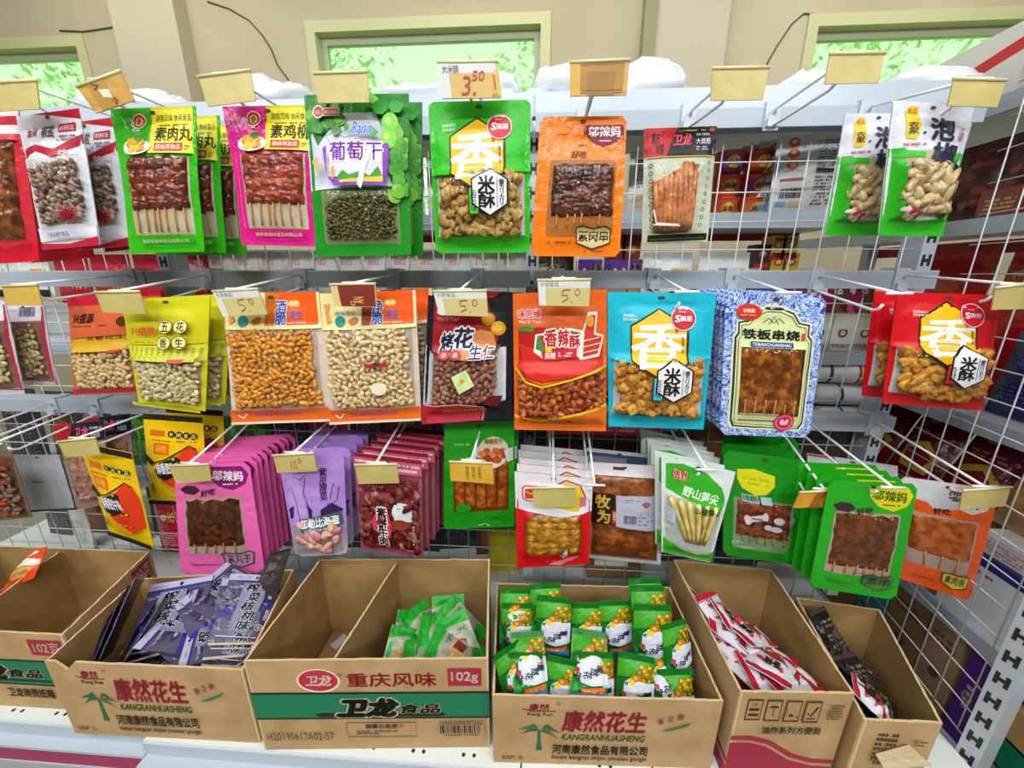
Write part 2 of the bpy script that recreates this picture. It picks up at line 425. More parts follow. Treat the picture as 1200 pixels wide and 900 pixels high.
LU = [i / 32 for i in range(1, 32)]; LV = [j / 44 for j in range(1, 44)]
SEED = [0]
def corners(q, Y):
    if len(q) == 4 and not isinstance(q[0], (tuple, list)): x0, y0, x1, y1 = q; q = [(x0, y0), (x1, y0), (x1, y1), (x0, y1)]
    Ys = Y if isinstance(Y, (list, tuple)) else [Y] * 4
    return [at(p[0], p[1], yy) for p, yy in zip(q, Ys)]
def bag(design, q=None, Y=-.2, size=None, label='', group=None, name='hanging_snack_bag', cat='snack bag', hole=True, th=.012, rnd=0, wr=.0017, waist=.0, m=None):
    """q, Y: corner pixels measured on the photograph and the depth of the bag; or size=(w, h) for one laid down by hand"""
    SEED[0] += 1
    if size:
        w, h = size; c = [Vector((-w / 2, h / 2, 0)), Vector((w / 2, h / 2, 0)), Vector((w / 2, -h / 2, 0)), Vector((-w / 2, -h / 2, 0))]; loc = Vector((0, 0, 0))
    else:
        c = corners(q, Y); loc = (c[0] + c[1]) / 2; c = [p - loc for p in c]
    S = Surf(c, th, wr, SEED[0], rnd, waist=waist, m=m or (.045, .045, .10, .06))
    A = Art(S.a); B = Art(S.a); base, back, parts = design(A, B, S)
    mb = MB(); pouch_body(mb, S, base, back); B.emit(mb, S, LU, LV, .0003, .00008); A.emit(mb, S.film, LU, LV, .0006, .00016)
    o = mb.build(name, None, loc); tag(o, label, cat, group)
    for pname, pmb, stuff in parts:
        p = pmb.build(pname, o)
        if stuff: p['kind'] = 'stuff'
    if hole:
        hb = MB(); pts = []
        for k in range(14):
            t = 2 * math.pi * k / 14; pts.append((.5 + .035 * math.cos(t), (.035 + .012 * math.sin(t))))
        vs = [S(u, v, .0016) for u, v in pts]; hb.add(vs, [tuple(range(14))[::-1]], plain('#3a3a38', .6)); hb.build('hang_hole', o)
    return o
def contain(o, plan, zr, zmin=.358, m=.0055):
    """keep a packet inside its box: shift it off the walls it would cut"""
    P_ = [Vector((p[0], p[1], 0)) for p in plan]; c = sum(P_, Vector()) / 4
    for it in range(14):
        M = Matrix.LocRotScale(o.location, o.rotation_euler, o.scale); vs = [M @ v.co for v in o.data.vertices]; vs = [v for v in vs if v.z < zr + .004]; moved = False
        if not vs: return o
        for i in range(4):
            a, b = P_[i], P_[(i + 1) % 4]; d = (b - a).normalized(); n = Vector((-d.y, d.x, 0)); n = n if n.dot(c - a) > 0 else -n
            k = m - min((v - a).dot(n) for v in vs)
            if k > 1e-5: o.location += n * k; moved = True
        k = zmin - min(v.z for v in vs)
        if k > 0: o.location.z += k; moved = True
        if not moved: break
        if it in (4, 7, 10): o.scale = o.scale * .94
    return o
ORD = ['', 'second', 'third', 'fourth', 'fifth', 'sixth', 'seventh', 'eighth', 'ninth', 'tenth']
def stack(o, n, what, group, dy=.022, dx=0, dz=0, jit=.004):
    """the bags hanging behind the front one on the same hook"""
    o['group'] = group; r = random.Random(len(what))
    for k in range(1, n + 1):
        if dy >= .04: c = copy_tree(o)
        else: c = o.copy(); COL.objects.link(c)      # packed tight: only the printed pouch shows
        c.location = o.location + Vector((dx * k + r.uniform(-jit, jit), dy * k, dz * k + r.uniform(-jit, jit) * .6))
        c['label'] = f'{what}, {ORD[k]} from the front'
    return o
# ------------------------------------------------------------------ the room
def struct(mb, name, loc=None):
    o = mb.build(name, None, loc); o['kind'] = 'structure'; return o
wallm = mottled('wall_plaster', '#bcb091', '#c9bea1', 1.6, .85, 30, .08, spec=.2)
WY = 1.6
WIN = [(-3.9, -2.70, 1.55, 2.645), (-1.345, .045, 1.55, 2.665), (1.40, 3.0, 1.55, 2.605)]
mb = MB(); xs = [-5.2] + [v for w in WIN for v in w[:2]] + [4.2]
for i in range(0, len(xs), 2): mb.box((xs[i], WY, 0), (xs[i + 1], WY + .24, 3.2), wallm)
for x0, x1, z0, z1 in WIN: mb.box((x0, WY, 0), (x1, WY + .24, z0), wallm); mb.box((x0, WY, z1), (x1, WY + .24, 3.2), wallm)
struct(mb, 'wall_back')
mb = MB(); mb.box((-2.41, WY - .10, 0), (-2.03, WY, 3.2), plain('#c4bba0', .85, 0, 25, .08)); struct(mb, 'trim_1')
mb = MB(); mb.box((.60, WY - .05, 0), (.975, WY, 3.2), plain('#cbc2a8', .85, 0, 25, .08)); struct(mb, 'trim_2')
mb = MB(); mb.box((.535, WY - .07, 0), (.60, WY, 3.2), plain('#98966e', .6)); struct(mb, 'trim_3')  # dark olive pipe box; the column's shadow is put into its colour
mb = MB(); mb.box((-5.2, -4.2, -.1), (4.2, WY + .24, 0), mottled('floor_tile', '#8f8b82', '#a39f95', 3, .35)); struct(mb, 'floor')
mb = MB(); mb.box((-5.2, -4.2, 3.2), (4.2, WY + .24, 3.3), plain('#bdbab2', .9)); struct(mb, 'ceiling')
for nm, lo, hi in (('wall_left', (-5.3, -4.2, 0), (-5.2, WY + .24, 3.2)), ('wall_right', (4.2, -4.2, 0), (4.3, WY + .24, 3.2)), ('wall_front', (-5.2, -4.3, 0), (4.2, -4.2, 3.2))):
    mb = MB(); mb.box(lo, hi, plain('#a8a294', .85)); struct(mb, nm)
frm = plain('#c9c896', .45); sash = plain('#b9bd9f', .4)
def ring_frame(mb, x0, x1, z0, z1, w, ya, yb, m):
    mb.box((x0, ya, z0), (x0 + w, yb, z1), m); mb.box((x1 - w, ya, z0), (x1, yb, z1), m)
    mb.box((x0 + w, ya, z1 - w), (x1 - w, yb, z1), m); mb.box((x0 + w, ya, z0), (x1 - w, yb, z0 + w), m)
pane_m = bpy.data.materials.new('hazy_window_glass'); pane_m.use_nodes = True; _nt = pane_m.node_tree; _nt.nodes.remove(_nt.nodes['Principled BSDF'])  # translucent green mix puts pale outdoor glow and haze into the glass
_tr = _nt.nodes.new('ShaderNodeBsdfTransparent'); _tl = _nt.nodes.new('ShaderNodeBsdfTranslucent'); _mx = _nt.nodes.new('ShaderNodeMixShader'); _gl = _nt.nodes.new('ShaderNodeBsdfGlossy'); _m2 = _nt.nodes.new('ShaderNodeMixShader')
_tr.inputs['Color'].default_value = (.80, .94, .76, 1); _tl.inputs['Color'].default_value = (.74, .93, .64, 1); _gl.inputs['Roughness'].default_value = .05; _mx.inputs['Fac'].default_value = .22; _m2.inputs['Fac'].default_value = .05
_nt.links.new(_tr.outputs[0], _mx.inputs[1]); _nt.links.new(_tl.outputs[0], _mx.inputs[2]); _nt.links.new(_mx.outputs[0], _m2.inputs[1]); _nt.links.new(_gl.outputs[0], _m2.inputs[2]); _nt.links.new(_m2.outputs[0], _nt.nodes['Material Output'].inputs['Surface'])
for i, (x0, x1, z0, z1) in enumerate(WIN):
    mb = MB(); ring_frame(mb, x0, x1, z0, z1, .055, WY - .012, WY + .10, frm); w = mb.build(f'window_{i + 1}'); w['kind'] = 'structure'
    mb = MB(); ring_frame(mb, x0 + .055, x1 - .055, z0 + .055, z1 - .055, .035, WY + .05, WY + .085, sash)
    mb.build('window_sash', w)
    mb = MB(); mb.box((x0 + .09, WY + .066, z0 + .09), (x1 - .09, WY + .07, z1 - .09), pane_m); mb.build('window_pane', w)
mb = MB(); mb.box((-12, WY + .24, -.1), (12, 16, -.02), plain('#8fa070', .9)); struct(mb, 'ground_outside')
# the trees outside the windows: loose leaves, nobody could count them
rnd = random.Random(3)
lm = [plain(h, .5) for h in ('#a8d488', '#8cc46c', '#c8e6b0', '#78b05c')]
mb = MB()
for k in range(22000):
    x = rnd.uniform(-8, 8); z = rnd.uniform(1.0, 6.2) ; y = rnd.uniform(4.0, 6.5)
    if noise.noise((x * .55, y * .3, z * .75)) < -.13: continue
    s = rnd.uniform(.035, .085); e = Euler((rnd.uniform(-1, 1), rnd.uniform(-1, 1), rnd.uniform(0, 6.3))).to_matrix()
    c = Vector((x, y, z)); mb.add([c + e @ Vector(p) * s for p in ((-1, 0, 0), (-.3, .1, .42), (.9, 0, .1), (.1, .1, -.42))], [(0, 1, 2, 3)], lm[rnd.randrange(4)])
o = mb.build('tree_foliage'); o['kind'] = 'stuff'; tag(o, 'bright green tree leaves outside the shop windows', 'foliage')
mb = MB()
for k in range(5):
    x = -6 + 3 * k; mb.tube([(x, 7.4, -.02), (x + .1, 7.4, 2), (x - .1, 7.5, 4.5)], [.13, .1, .05], plain('#6d5a40', .9), 8)
    t = mb.build('tree_trunk'); tag(t, ['tree trunk outside at the far left window', 'tree trunk outside left of the middle window', 'tree trunk outside the middle window', 'tree trunk outside between middle and right window', 'tree trunk outside the far right window'][k], 'tree', 'tree trunks outside'); mb = MB()
def cable(pts, label, Y=WY - .004, r=.004):
    mb = MB(); mb.tube([at(p[0], p[1], Y if len(p) < 3 else p[2]) for p in pts], r, plain('#5a5138', .6), 6); tag(mb.build('hanging_cable'), label, 'cable')
cable([(243, 2), (268, 10), (292, 24), (308, 42), (318, 58), (325, 76), (334, 88), (343, 101), (343, 125)], 'thin dark cable running down the wall left of the middle window')
cable([(955, 17), (942, 16), (928, 28), (912, 52), (900, 72), (893, 100)], 'thin dark cable hanging from the right window corner')
cable([(70, 36), (98, 37), (118, 34), (146, 30)], 'thin dark beam edge line above the left window, built like a cable')  # stands in for the beam's lower edge, modelled as a thin tube

# ------------------------------------------------------------------ the gondola
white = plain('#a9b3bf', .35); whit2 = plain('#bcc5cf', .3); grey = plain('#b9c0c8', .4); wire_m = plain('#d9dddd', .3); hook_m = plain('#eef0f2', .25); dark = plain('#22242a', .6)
BAYS = [(-1.95, -1.0, 'left'), (-1.0, -.015, 'middle'), (-.015, .90, 'right')]
XS = {'left': 'the left bay', 'middle': 'the middle bay', 'right': 'the right bay'}
def upright(x, y, label, z0=.351, z1=1.70, rot=0):
    mb = MB(); w = .032; M = Matrix.Translation((x, y, 0)) @ Matrix.Rotation(rot, 4, 'Z')
    mb.box((-w / 2, -.02, z0), (w / 2, .04, z1), whit2, M); sl = mb; z = z0 + .08
    while z < z1 - .05:
        for a, b, c, d in ((-.010, -.004, 0, .026), (.004, .010, 0, .026), (-.004, .004, .009, .017)): sl.box((a, -.0208, z + c), (b, -.0195, z + d), dark, M)
        z += .052
    return tag(mb.build('shelf_upright'), label, 'shelf post', 'slotted white shelf posts')
upright(-1.0, .045, 'slotted white shelf post between the left and middle mesh panels')
upright(-.015, .045, 'slotted white shelf post behind the red and white snack bags')
upright(.915, .045, 'slotted white shelf post at the corner of the side mesh panel')
upright(.905, -.385, 'slotted white shelf post slanting at the lower right, beside the side mesh', 0, 1.9, math.radians(-70))
def mesh_panel(P, ux, w, z0, z1, label, cell=.0625):
    mb = MB(); P = Vector(P); ux = Vector(ux).normalized(); n = Vector((-ux.y, ux.x, 0)); k = 0
    x = cell / 2
    while x < w - .01: mb.tube([P + ux * x + Vector((0, 0, z0)), P + ux * x + Vector((0, 0, z1))], .0015, wire_m, 6); x += cell
    z = z0
    while z <= z1 + .001: mb.tube([P + n * .003 + ux * .004 + Vector((0, 0, z)), P + n * .003 + ux * (w - .004) + Vector((0, 0, z))], .0015, wire_m, 6); z += cell
    o = mb.build('wire_mesh_panel'); tag(o, label, 'wire mesh', 'wire mesh panels'); return o
for x0, x1, nm in BAYS: mesh_panel((x0 + .018, .012, 0), (1, 0, 0), x1 - x0 - .036, .353, 1.58, f'white wire mesh back panel of {XS[nm]}')
sd = Vector((.908 - .965, -.365, 0)); mesh_panel((.965, -.005, 0), sd, sd.length - .01, .36, 1.86, 'white wire mesh side panel reaching forward on the right')
def rail(x0, x1, z, label, h=.036):
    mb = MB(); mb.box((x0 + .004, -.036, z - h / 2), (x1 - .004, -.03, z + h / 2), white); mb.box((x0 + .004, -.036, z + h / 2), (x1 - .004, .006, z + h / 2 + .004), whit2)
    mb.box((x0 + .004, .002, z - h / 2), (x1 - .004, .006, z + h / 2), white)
    tag(mb.build('hook_rail'), label, 'hook rail', 'flat white hook rails')
RZ = {1: 1.612, 2: 1.283, 3: .932}
for x0, x1, nm in BAYS:
    for r, rn in ((1, 'top'), (2, 'second'), (3, 'third')): rail(x0, x1, RZ[r], f'flat white hook rail of {XS[nm]}, {rn} row')
    mb = MB(); mb.box((x0 + .003, .02, 1.640), (x1 - .003, .028, 1.690), whit2); mb.box((x0 + .003, .028, 1.676), (x1 - .003, .46, 1.690), white)
    tag(mb.build('top_shelf'), f'white top shelf board above {XS[nm]}', 'shelf', 'white top shelf boards')
    for z, ln in ((1.435, 'upper'), (1.09, 'middle'), (.64, 'lower')):
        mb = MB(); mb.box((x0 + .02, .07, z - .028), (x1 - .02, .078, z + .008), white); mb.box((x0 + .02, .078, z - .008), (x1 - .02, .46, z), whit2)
        o = mb.build('rear_shelf'); tag(o, f'white {ln} shelf behind the mesh of {XS[nm]}', 'shelf', 'shelves behind the mesh')
        mb = MB(); mb.box((x0 + .02, .462, z - .03), (x1 - .02, .468, z + .012), plain('#b3122a', .4)); p = mb.build('price_strip', o); p['label'] = 'red price strip'
    # bottom deck
    yf = {'left': -.452, 'middle': -.470, 'right': -.470}[nm]; xa = {'left': x0, 'middle': -.815, 'right': x0 - .0}[nm]; xb = {'left': -.818, 'middle': x1 - .003, 'right': x1 - .02}[nm]
    mb = MB(); mb.box((xa, yf, .335), (xb, .46, .35), plain('#dfe6e2', .35)); mb.box((xa, yf - .004, .312), (xb, yf + .01, .346), whit2)
    o = mb.build('base_deck'); tag(o, f'white base deck under the boxes of {XS[nm]}', 'shelf deck', 'white base decks')
    mb = MB(); mb.box((xa, yf - .022, .262), (xb, yf - .004, .306), plain('#a3265a', .4)); mb.box((xa, yf - .026, .306), (xb, yf - .002, .313), whit2); mb.box((xa, yf - .024, .257), (xb, yf - .004, .262), whit2)
    p = mb.build('price_strip', o); p['label'] = 'magenta price strip'
    mb = MB(); mb.box((xa, yf + .04, 0), (xb, yf + .05, .312), plain('#c9ccca', .5)); mb.build('kick_plate', o)
    sl = MB(); x = xa + .05
    while x < xb - .03:
        for q in (0, .022): sl.lathe([(0, .3506), (.0038, .3506), (.0038, .3501)], dark, 8, (x + q, yf + .018, 0))
        x += .105
    sl.build('slot_pattern', o)

# ------------------------------------------------------------------ hooks with price cards
cream = mottled('card_cream', '#baa964', '#c6b674', 20, .45); creamt = plain('#ddd3a2', .4); kraft = mottled('card_kraft', '#b3842e', '#c79a45', 25, .35)
def hook(q, row, label, art=None, mat=None, tip=None, L=.26, side=1):
    """q: corners of the card; without a card, tip: the end of the upper wire"""
    if q: c = corners(q, -L); p = (c[0] + c[1]) / 2
    else: p = at(tip[0], tip[1], -L)
    z = RZ[row]; o = empty('display_hook', (p.x, -.0366, z), label, 'display hook', 'wire display hooks'); O = o.location
    mb = MB(); mb.box((-.015, -.0035, -.026), (.015, 0, .0226), whit2); mb.box((-.015, -.0035, .0226), (.015, .040, .027), whit2); mb.box((-.012, -.012, -.02), (.012, -.003, -.006), whit2); mb.build('rail_clip', o)
    d = p - O; mb = MB(); up = Vector((.003 * side, -.008, .012)); end = d + Vector((0, .004, .003))
    mb.tube([(0.003, -.004, .004), up, up + (end - up) * .5, end], .0026, hook_m, 8); mb.tube([end + Vector((-.022, 0, 0)), end + Vector((.022, 0, 0))], .0026, hook_m, 8); mb.build('tag_wire', o)
    lo = Vector((-.004 * side, -.010, -.022)); le = d + Vector((-.004 * side, .045, -.030))
    mb = MB(); mb.tube([(-.003, -.004, -.012), lo, lo + (le - lo) * .5, le, le + Vector((0, -.012, .004)), le + Vector((0, -.018, .012))], .0028, hook_m, 8); mb.build('bag_wire', o)
    if q:
        c = [v - O for v in c]; S = Surf(c, 0, .0006, row + p.x, 0); mb = MB(); n = 6; vs = []; fs = []
        m = mat or cream
        for dy in (0, .0022):
            for j in range(n + 1):
                for i in range(n + 1): vs.append(S(i / n, j / n) + Vector((0, dy, 0)))
        K = (n + 1) ** 2
        for j in range(n):
            for i in range(n): a = j * (n + 1) + i; f = (a, a + n + 1, a + n + 2, a + 1); fs.append(f); fs.append(tuple(K + t for t in reversed(f)))
        rg = list(range(n + 1)) + [j * (n + 1) + n for j in range(1, n + 1)] + [n * (n + 1) + i for i in range(n - 1, -1, -1)] + [j * (n + 1) for j in range(n - 1, 0, -1)]
        for k in range(len(rg)): a, b = rg[k], rg[(k + 1) % len(rg)]; fs.append((a, b, K + b, K + a))
        mb.add(vs, fs, m, False)
        if art: A = Art(S.a); art(A); A.emit(mb, S, [i / n for i in range(1, n)], [i / n for i in range(1, n)], .0006, .0002, lambda h: plain(h, .5), False)
        card = mb.build('price_card', o)
        mb = MB(); mb.tube([c[0] + Vector((-.001, -.001, .001)), c[1] + Vector((.001, -.001, .001))], .0026, creamt, 8); mb.build('card_rail', card)
    return o
def scrawl(A, t, x0, y0, x1, y1): A.T(t, x0, y0, x1, y1, '#b23a22', 0, .25)
def price(t, head='#d9d9cf', x0=22, top=True):
    def f(A):
        A.R(0, 0, 100, 100, '#c6b878'); A.R(0, 0, 100, 30, '#d0d0c8') if top else None; A.R(0, 0, 14, 100, '#d6d6cc')
        A.T('休闲食品', 4, 6, 40, 24, '#777a78'); A.L([(62, 36), (48, 38), (46, 58), (56, 58), (58, 72), (46, 84)], 2, '#b23a22'); A.E(65, 84, 1.4, 1.4, '#b23a22'); A.ring(76, 46, 5, 6.5, 1.4, '#b23a22', 16)
    return f
def a350(A):
    A.R(0, 0, 100, 100, '#c7a55a'); A.R(0, 0, 96, 30, '#c9cbc8'); A.R(0, 0, 17, 100, '#c9cbc8'); A.R(90, 35, 97, 75, '#c23a2c'); A.R(93, 22, 98, 95, '#c9b23a')
    A.T('大米酥', 6, 8, 34, 30, '#44464a'); scrawl(A, '3.', 34, 38, 58, 92); scrawl(A, '50', 54, 24, 76, 52); A.T('元', 84, 88, 95, 98, '#6a5a3a')
def akraft(A): A.R(0, 0, 18, 100, '#c99c3a'); A.R(18, 8, 92, 92, '#a3772a'); A.R(30, 30, 78, 100, '#94691f'); A.L([(18, 8), (92, 8)], 1.2, '#7d5a1c'); A.L([(20, 84), (90, 84)], .8, '#7d5a1c')
def atilt(A): A.R(20, 0, 60, 100, '#a87f2c'); A.P([(38, 30), (60, 40), (58, 70), (40, 60)], '#d8cfae'); A.L([(30, 8), (44, 18), (30, 28)], 4, '#7a3320'); A.T('5', 54, 72, 66, 92, '#7a3320', .02, 0, False, None, 60)
def ared(A): A.R(0, 0, 100, 100, '#d6bd7e'); A.R(16, 4, 98, 98, '#7c2016'); A.T('AN', 52, 46, 66, 92, '#d8b04a', .02, 0, False, None, -90); A.T('G', 40, 72, 50, 96, '#d8b04a', .02, 0, False, None, -90)
def aorange(A): A.P([(35, 0), (60, 0), (45, 60), (55, 100), (30, 100)], '#93600f'); A.P([(62, 10), (80, 0), (76, 100), (66, 70)], '#a8741c')
def ayel(A):
    for k, x in enumerate((36, 50, 64)): A.T('香辣豆干'[k:k + 3], x, 18, x + 9, 88, '#8a5a12', 0, 0, True)
def a10(A): A.T('10.', 38, 30, 56, 84, '#c2572a', 0, .1); A.T('0', 58, 22, 66, 52, '#c2572a')
hook([(-12, 98), (43, 95), (47, 128), (-10, 131)], 1, 'wire hook with blank cream card at the far left end of the top row')
hook([(91, 103), (141, 84), (158, 118), (113, 133)], 1, 'wire hook with a tilted kraft paper card above the salted nuts bags', atilt, kraft)
hook([(233, 91), (293, 83), (300, 118), (244, 125)], 1, 'wire hook with blank cream card above the pink skewer bag')
hook([(368, 87), (430, 85), (433, 120), (373, 121)], 1, 'wire hook with blank cream card covering the top of the raisin bag')
hook([(513, 74), (583, 73), (588, 115), (518, 116)], 1, 'wire hook with a card handwritten 3.50 above the green rice crisp bag', a350)
hook([(668, 74), (738, 71), (734, 112), (668, 113)], 1, 'wire hook with a taped brown kraft card above the orange skewer bag', akraft, kraft)
hook([(835, 81), (901, 80), (894, 117), (832, 118)], 1, 'wire hook with blank cream card above the clear spicy strip bag')
hook([(972, 64), (1037, 63), (1029, 97), (966, 99)], 1, 'empty wire hook with blank cream card in front of the right window')
hook([(1117, 93), (1178, 95), (1168, 126), (1110, 124)], 1, 'wire hook with blank cream card above the pickled chicken feet bags')
hook([(3, 336), (44, 334), (50, 358), (8, 358)], 2, 'wire hook with yellowed cream card at the far left end of the second row', None, mottled('card_yellow', '#c9a544', '#d2b156', 20, .45))
hook([(112, 343), (164, 342), (172, 368), (121, 366)], 2, 'wire hook with blank cream card above the orange peanut bags')
hook([(250, 342), (302, 339), (314, 368), (262, 371)], 2, 'wire hook with a card handwritten 5.0 above the golden peanut bag', price('5.0'))
hook([(387, 334), (440, 333), (442, 360), (393, 359)], 2, 'wire hook with a dark red card above the pale peanut bag', ared)
hook([(508, 342), (570, 341), (572, 371), (515, 369)], 2, 'wire hook with a card handwritten 5.0 above the black and red peanut bag', price('5.0'))
hook([(630, 329), (692, 328), (690, 359), (632, 358)], 2, 'wire hook with a card handwritten 5.0 above the orange spicy crisp bag', price('5.0'))
hook(None, 2, 'wire hook without a card holding the turquoise rice crisp bag', tip=(806, 344))
hook(None, 2, 'wire hook without a card holding the blue and white skewer bags', tip=(925, 345))
hook(None, 2, 'empty wire hook without a card between the blue and the red bags', tip=(1056, 346))
hook([(1166, 338), (1215, 332), (1208, 362), (1162, 363)], 2, 'wire hook with blank cream card above the red rice crisp bags')
hook(None, 3, 'wire hook at the far left end of the third row, its card outside the view', tip=(-70, 520))
hook(None, 3, 'wire hook above the silver bag in the third row, its card outside the view', tip=(-10, 522))
hook([(68, 518), (112, 513), (118, 533), (77, 536)], 3, 'wire hook with blank cream card above the yellow and black beef bag')
hook([(198, 546), (245, 544), (248, 563), (207, 567)], 3, 'wire hook with blank cream card above the stack of pink skewer bags')
hook([(320, 534), (368, 531), (372, 552), (325, 554)], 3, 'wire hook with a card handwritten 10.0 above the lilac cashew bags', a10)
hook([(416, 545), (465, 544), (468, 566), (420, 567)], 3, 'wire hook with blank cream card above the clear and dark red beef bags')
hook([(527, 541), (577, 543), (579, 567), (528, 563)], 3, 'wire hook with a mustard yellow card above the green tofu bag', ayel, mottled('card_mustard', '#d3a02c', '#dcb048', 20, .4))
hook([(624, 572), (674, 571), (676, 593), (626, 595)], 3, 'wire hook with blank cream card above the red and white snack bags')
hook(None, 3, 'wire hook without a card holding the brown tofu sheet bags', tip=(697, 571))
hook(None, 3, 'wire hook without a card holding the bamboo shoot bags', tip=(829, 553))
hook([(937, 577), (997, 574), (988, 594), (929, 595)], 3, 'wire hook with a crumpled orange card above the dark green dog bone bags', aorange, mottled('card_orange', '#c9821a', '#dda02e', 20, .3))
hook(None, 3, 'wire hook without a card holding the bright green skewer bags', tip=(1048, 574), L=.31)
hook([(1128, 575), (1184, 571), (1177, 593), (1124, 597)], 3, 'wire hook with blank cream card above the orange skewer bag at the lower right', L=.30)
# ------------------------------------------------------------------ food seen through the bags
glaze = mottled('glazed_bean_curd', '#4a1c0a', '#8a3a16', 70, .15, 90, .8, '#6a2a10')
glaze_r = mottled('red_glazed_bean_curd', '#6a2210', '#b0461c', 70, .15, 90, .8, '#8c3214')
glaze_d = mottled('dark_glazed_bean_curd', '#33160a', '#6a3316', 70, .15, 90, .8, '#4c230e')
tofu_m = mottled('braised_tofu', '#8a3c0c', '#c9741c', 60, .16, 90, .7, '#a9540f')
sheet_m = mottled('brown_tofu_sheet', '#6e3512', '#a8622c', 45, .22, 80, .8, '#8a4a1e')
strip_m = mottled('chilli_strip', '#a05a2c', '#d18c56', 60, .35, 130, .6, '#bd7440')
wood = plain('#d98a3c', .5)
nut_gold = [mottled('golden_peanut', '#c97a14', '#eaa838', 90, .3), mottled('golden_peanut_dark', '#b0660e', '#d99426', 90, .3)]
nut_pale = [mottled('pale_peanut', '#cfae76', '#eed9a8', 90, .35), mottled('pale_peanut_dark', '#bd9a62', '#e0c690', 90, .35)]
nut_skin = [mottled('peanut_skin', '#8a5446', '#b5806c', 90, .4), mottled('peanut_skin_dark', '#7a463a', '#a06a58', 90, .4)]
nut_white = [mottled('white_peanut', '#c9bc8c', '#ece2b8', 90, .4), mottled('white_peanut_dark', '#b5a674', '#ddd0a0', 90, .4)]
crisp = [mottled('rice_crisp', '#c27c1a', '#eeb650', 120, .4, 200, .6), mottled('rice_crisp_dark', '#a8640f', '#dc9c34', 120, .4, 200, .6)]
crisp_g = [mottled('seaweed_crisp', '#a9823a', '#d9b56a', 120, .4, 200, .6), mottled('seaweed_crisp_dark', '#8c6a24', '#c29a4a', 120, .4, 200, .6)]
raisin = [mottled('raisin', '#2c2a0c', '#5a5420', 110, .4, 250, .8), mottled('raisin_light', '#3d3a12', '#6e6630', 110, .4, 250, .8)]
mixnut = [mottled('salted_kernel', '#5a3c34', '#8c6c5e', 80, .4), mottled('salted_kernel_light', '#7a5a4c', '#b39a86', 80, .4)]
feet = [mottled('pickled_feet', '#b89a64', '#e2cfa2', 60, .25), mottled('pickled_feet_light', '#a88c58', '#d8c294', 60, .25)]
spicy = [mottled('spicy_crisp', '#7a2a0c', '#c25a1c', 90, .3, 200, .5), mottled('spicy_crisp_light', '#963a10', '#d07828', 90, .3, 200, .5)]
cl = clear_film('#ffffff', .035, .06); clt = clear_film('#f8f6f2', .055, .08)
def box_poly(x0, y0, x1, y1): return [(x0, y0), (x1, y0), (x1, y1), (x0, y1)]
def kid(*p): return list(p)
def skew(S, x0, y0, x1, y1, ncol, nrow, mat, st=None, sy=(0, 0), h=.006, seed=1):
    h *= 1.25
    S.win = (x0 - 2, y0 - 1.5, x1 + 2, max(y1, sy[1]) + 1.5, h * 1.35 + .002)
    out = [('bean_curd_skewers', meat(S, x0, y0, x1, y1, ncol, nrow, h, mat, seed), False)]
    for k, b in enumerate(sticks(S, st or [], *sy, wood) if st else []): out.append(('stick', b, False))
    out.append(('clear_window', window_patch(S, cl), False)); return out

# ---- top row
def d_left_meat(A, B, S):
    p = skew(S, 14, 20, 86, 84, 4, 3, mottled('brown_glazed_strip', '#4a2410', '#9a5a2c', 60, .15, 90, .8, '#74401c'), None, (0, 0), .008, 2)
    A.R(0, 0, 100, 15, '#e9dede'); A.R(50, 4, 95, 10, '#c23040'); A.micro(10, 5, 45, 10, '#b05058', 2, 2); A.P([(0, 15), (100, 15), (100, 19), (0, 22)], '#d23a44')
    A.P([(0, 88), (50, 90), (100, 86), (100, 100), (0, 100)], '#d3122a'); return '#d0303a', '#d0d0d0', p
bag(d_left_meat, [(-42, 130), (22, 128), (48, 306), (-20, 310)], -.215, label='red edged bag of brown glazed meat at the far left of the top row')
def d_red(A, B, S):
    A.micro(10, 10, 80, 20, '#f0d0d0', 3, 3); A.R(0, 92, 100, 100, '#e01a30'); A.E(60, 70, 18, 10, '#e8505c'); return '#c8102a', None, []
bag(d_red, [(18, 146), (88, 142), (110, 302), (38, 308)], -.15, label='plain red bag hanging half hidden behind the white salted nuts bag')
def d_salted(A, B, S):
    S.win = (14, 33, 92, 82, .008)
    p = kid(('salted_kernels', scatter(S, [(20, 40), (88, 36), (90, 78), (22, 80)], .0082, 1.15, 3, (1, .6, .5), 0, mixnut), True), ('clear_window', window_patch(S, clt), False))
    A.P([(28, 0), (100, 0), (100, 7), (62, 3)], '#b3122a'); A.P([(0, 25), (30, 22), (60, 27), (100, 17), (100, 24), (60, 33), (30, 27), (0, 31)], '#b3142e'); A.T('金滩', 14, 10, 32, 16, '#a0142a', .03); A.T('椒盐', 40, 9, 60, 18, '#4a2a30', .02)
    A.R(66, 9, 92, 15, '#b3142e'); A.T('香辣花生', 68, 10, 90, 14, '#f0e0e0'); A.micro(60, 17, 94, 22, '#7a6a70', 2, 5); A.micro(15, 10, 18, 20, '#777777', 3, 6); A.T('炒货', 68, 28, 92, 32, '#f4dede', .02)
    pts = []
    for k in range(32): r = (15 if k % 2 == 0 else 5 + (k % 3)); t = math.pi * 2 * k / 32; pts.append((72 + r * 1.4 * math.cos(t), 76 + r * .62 * math.sin(t)))
    A.P([(x * 1.0 + (x - 72) * .12, y + (y - 76) * .12) for x, y in pts], '#f0d4d4'); A.P(pts, '#8c1024')
    A.R(0, 83, 100, 94, '#dfe0ea'); A.T('河南省香约食品', 16, 87, 56, 91, '#5a5a66'); A.P([(0, 95), (50, 97), (100, 93), (100, 100), (0, 100)], '#c01c34'); return '#dcdce6', '#c8c8d0', p
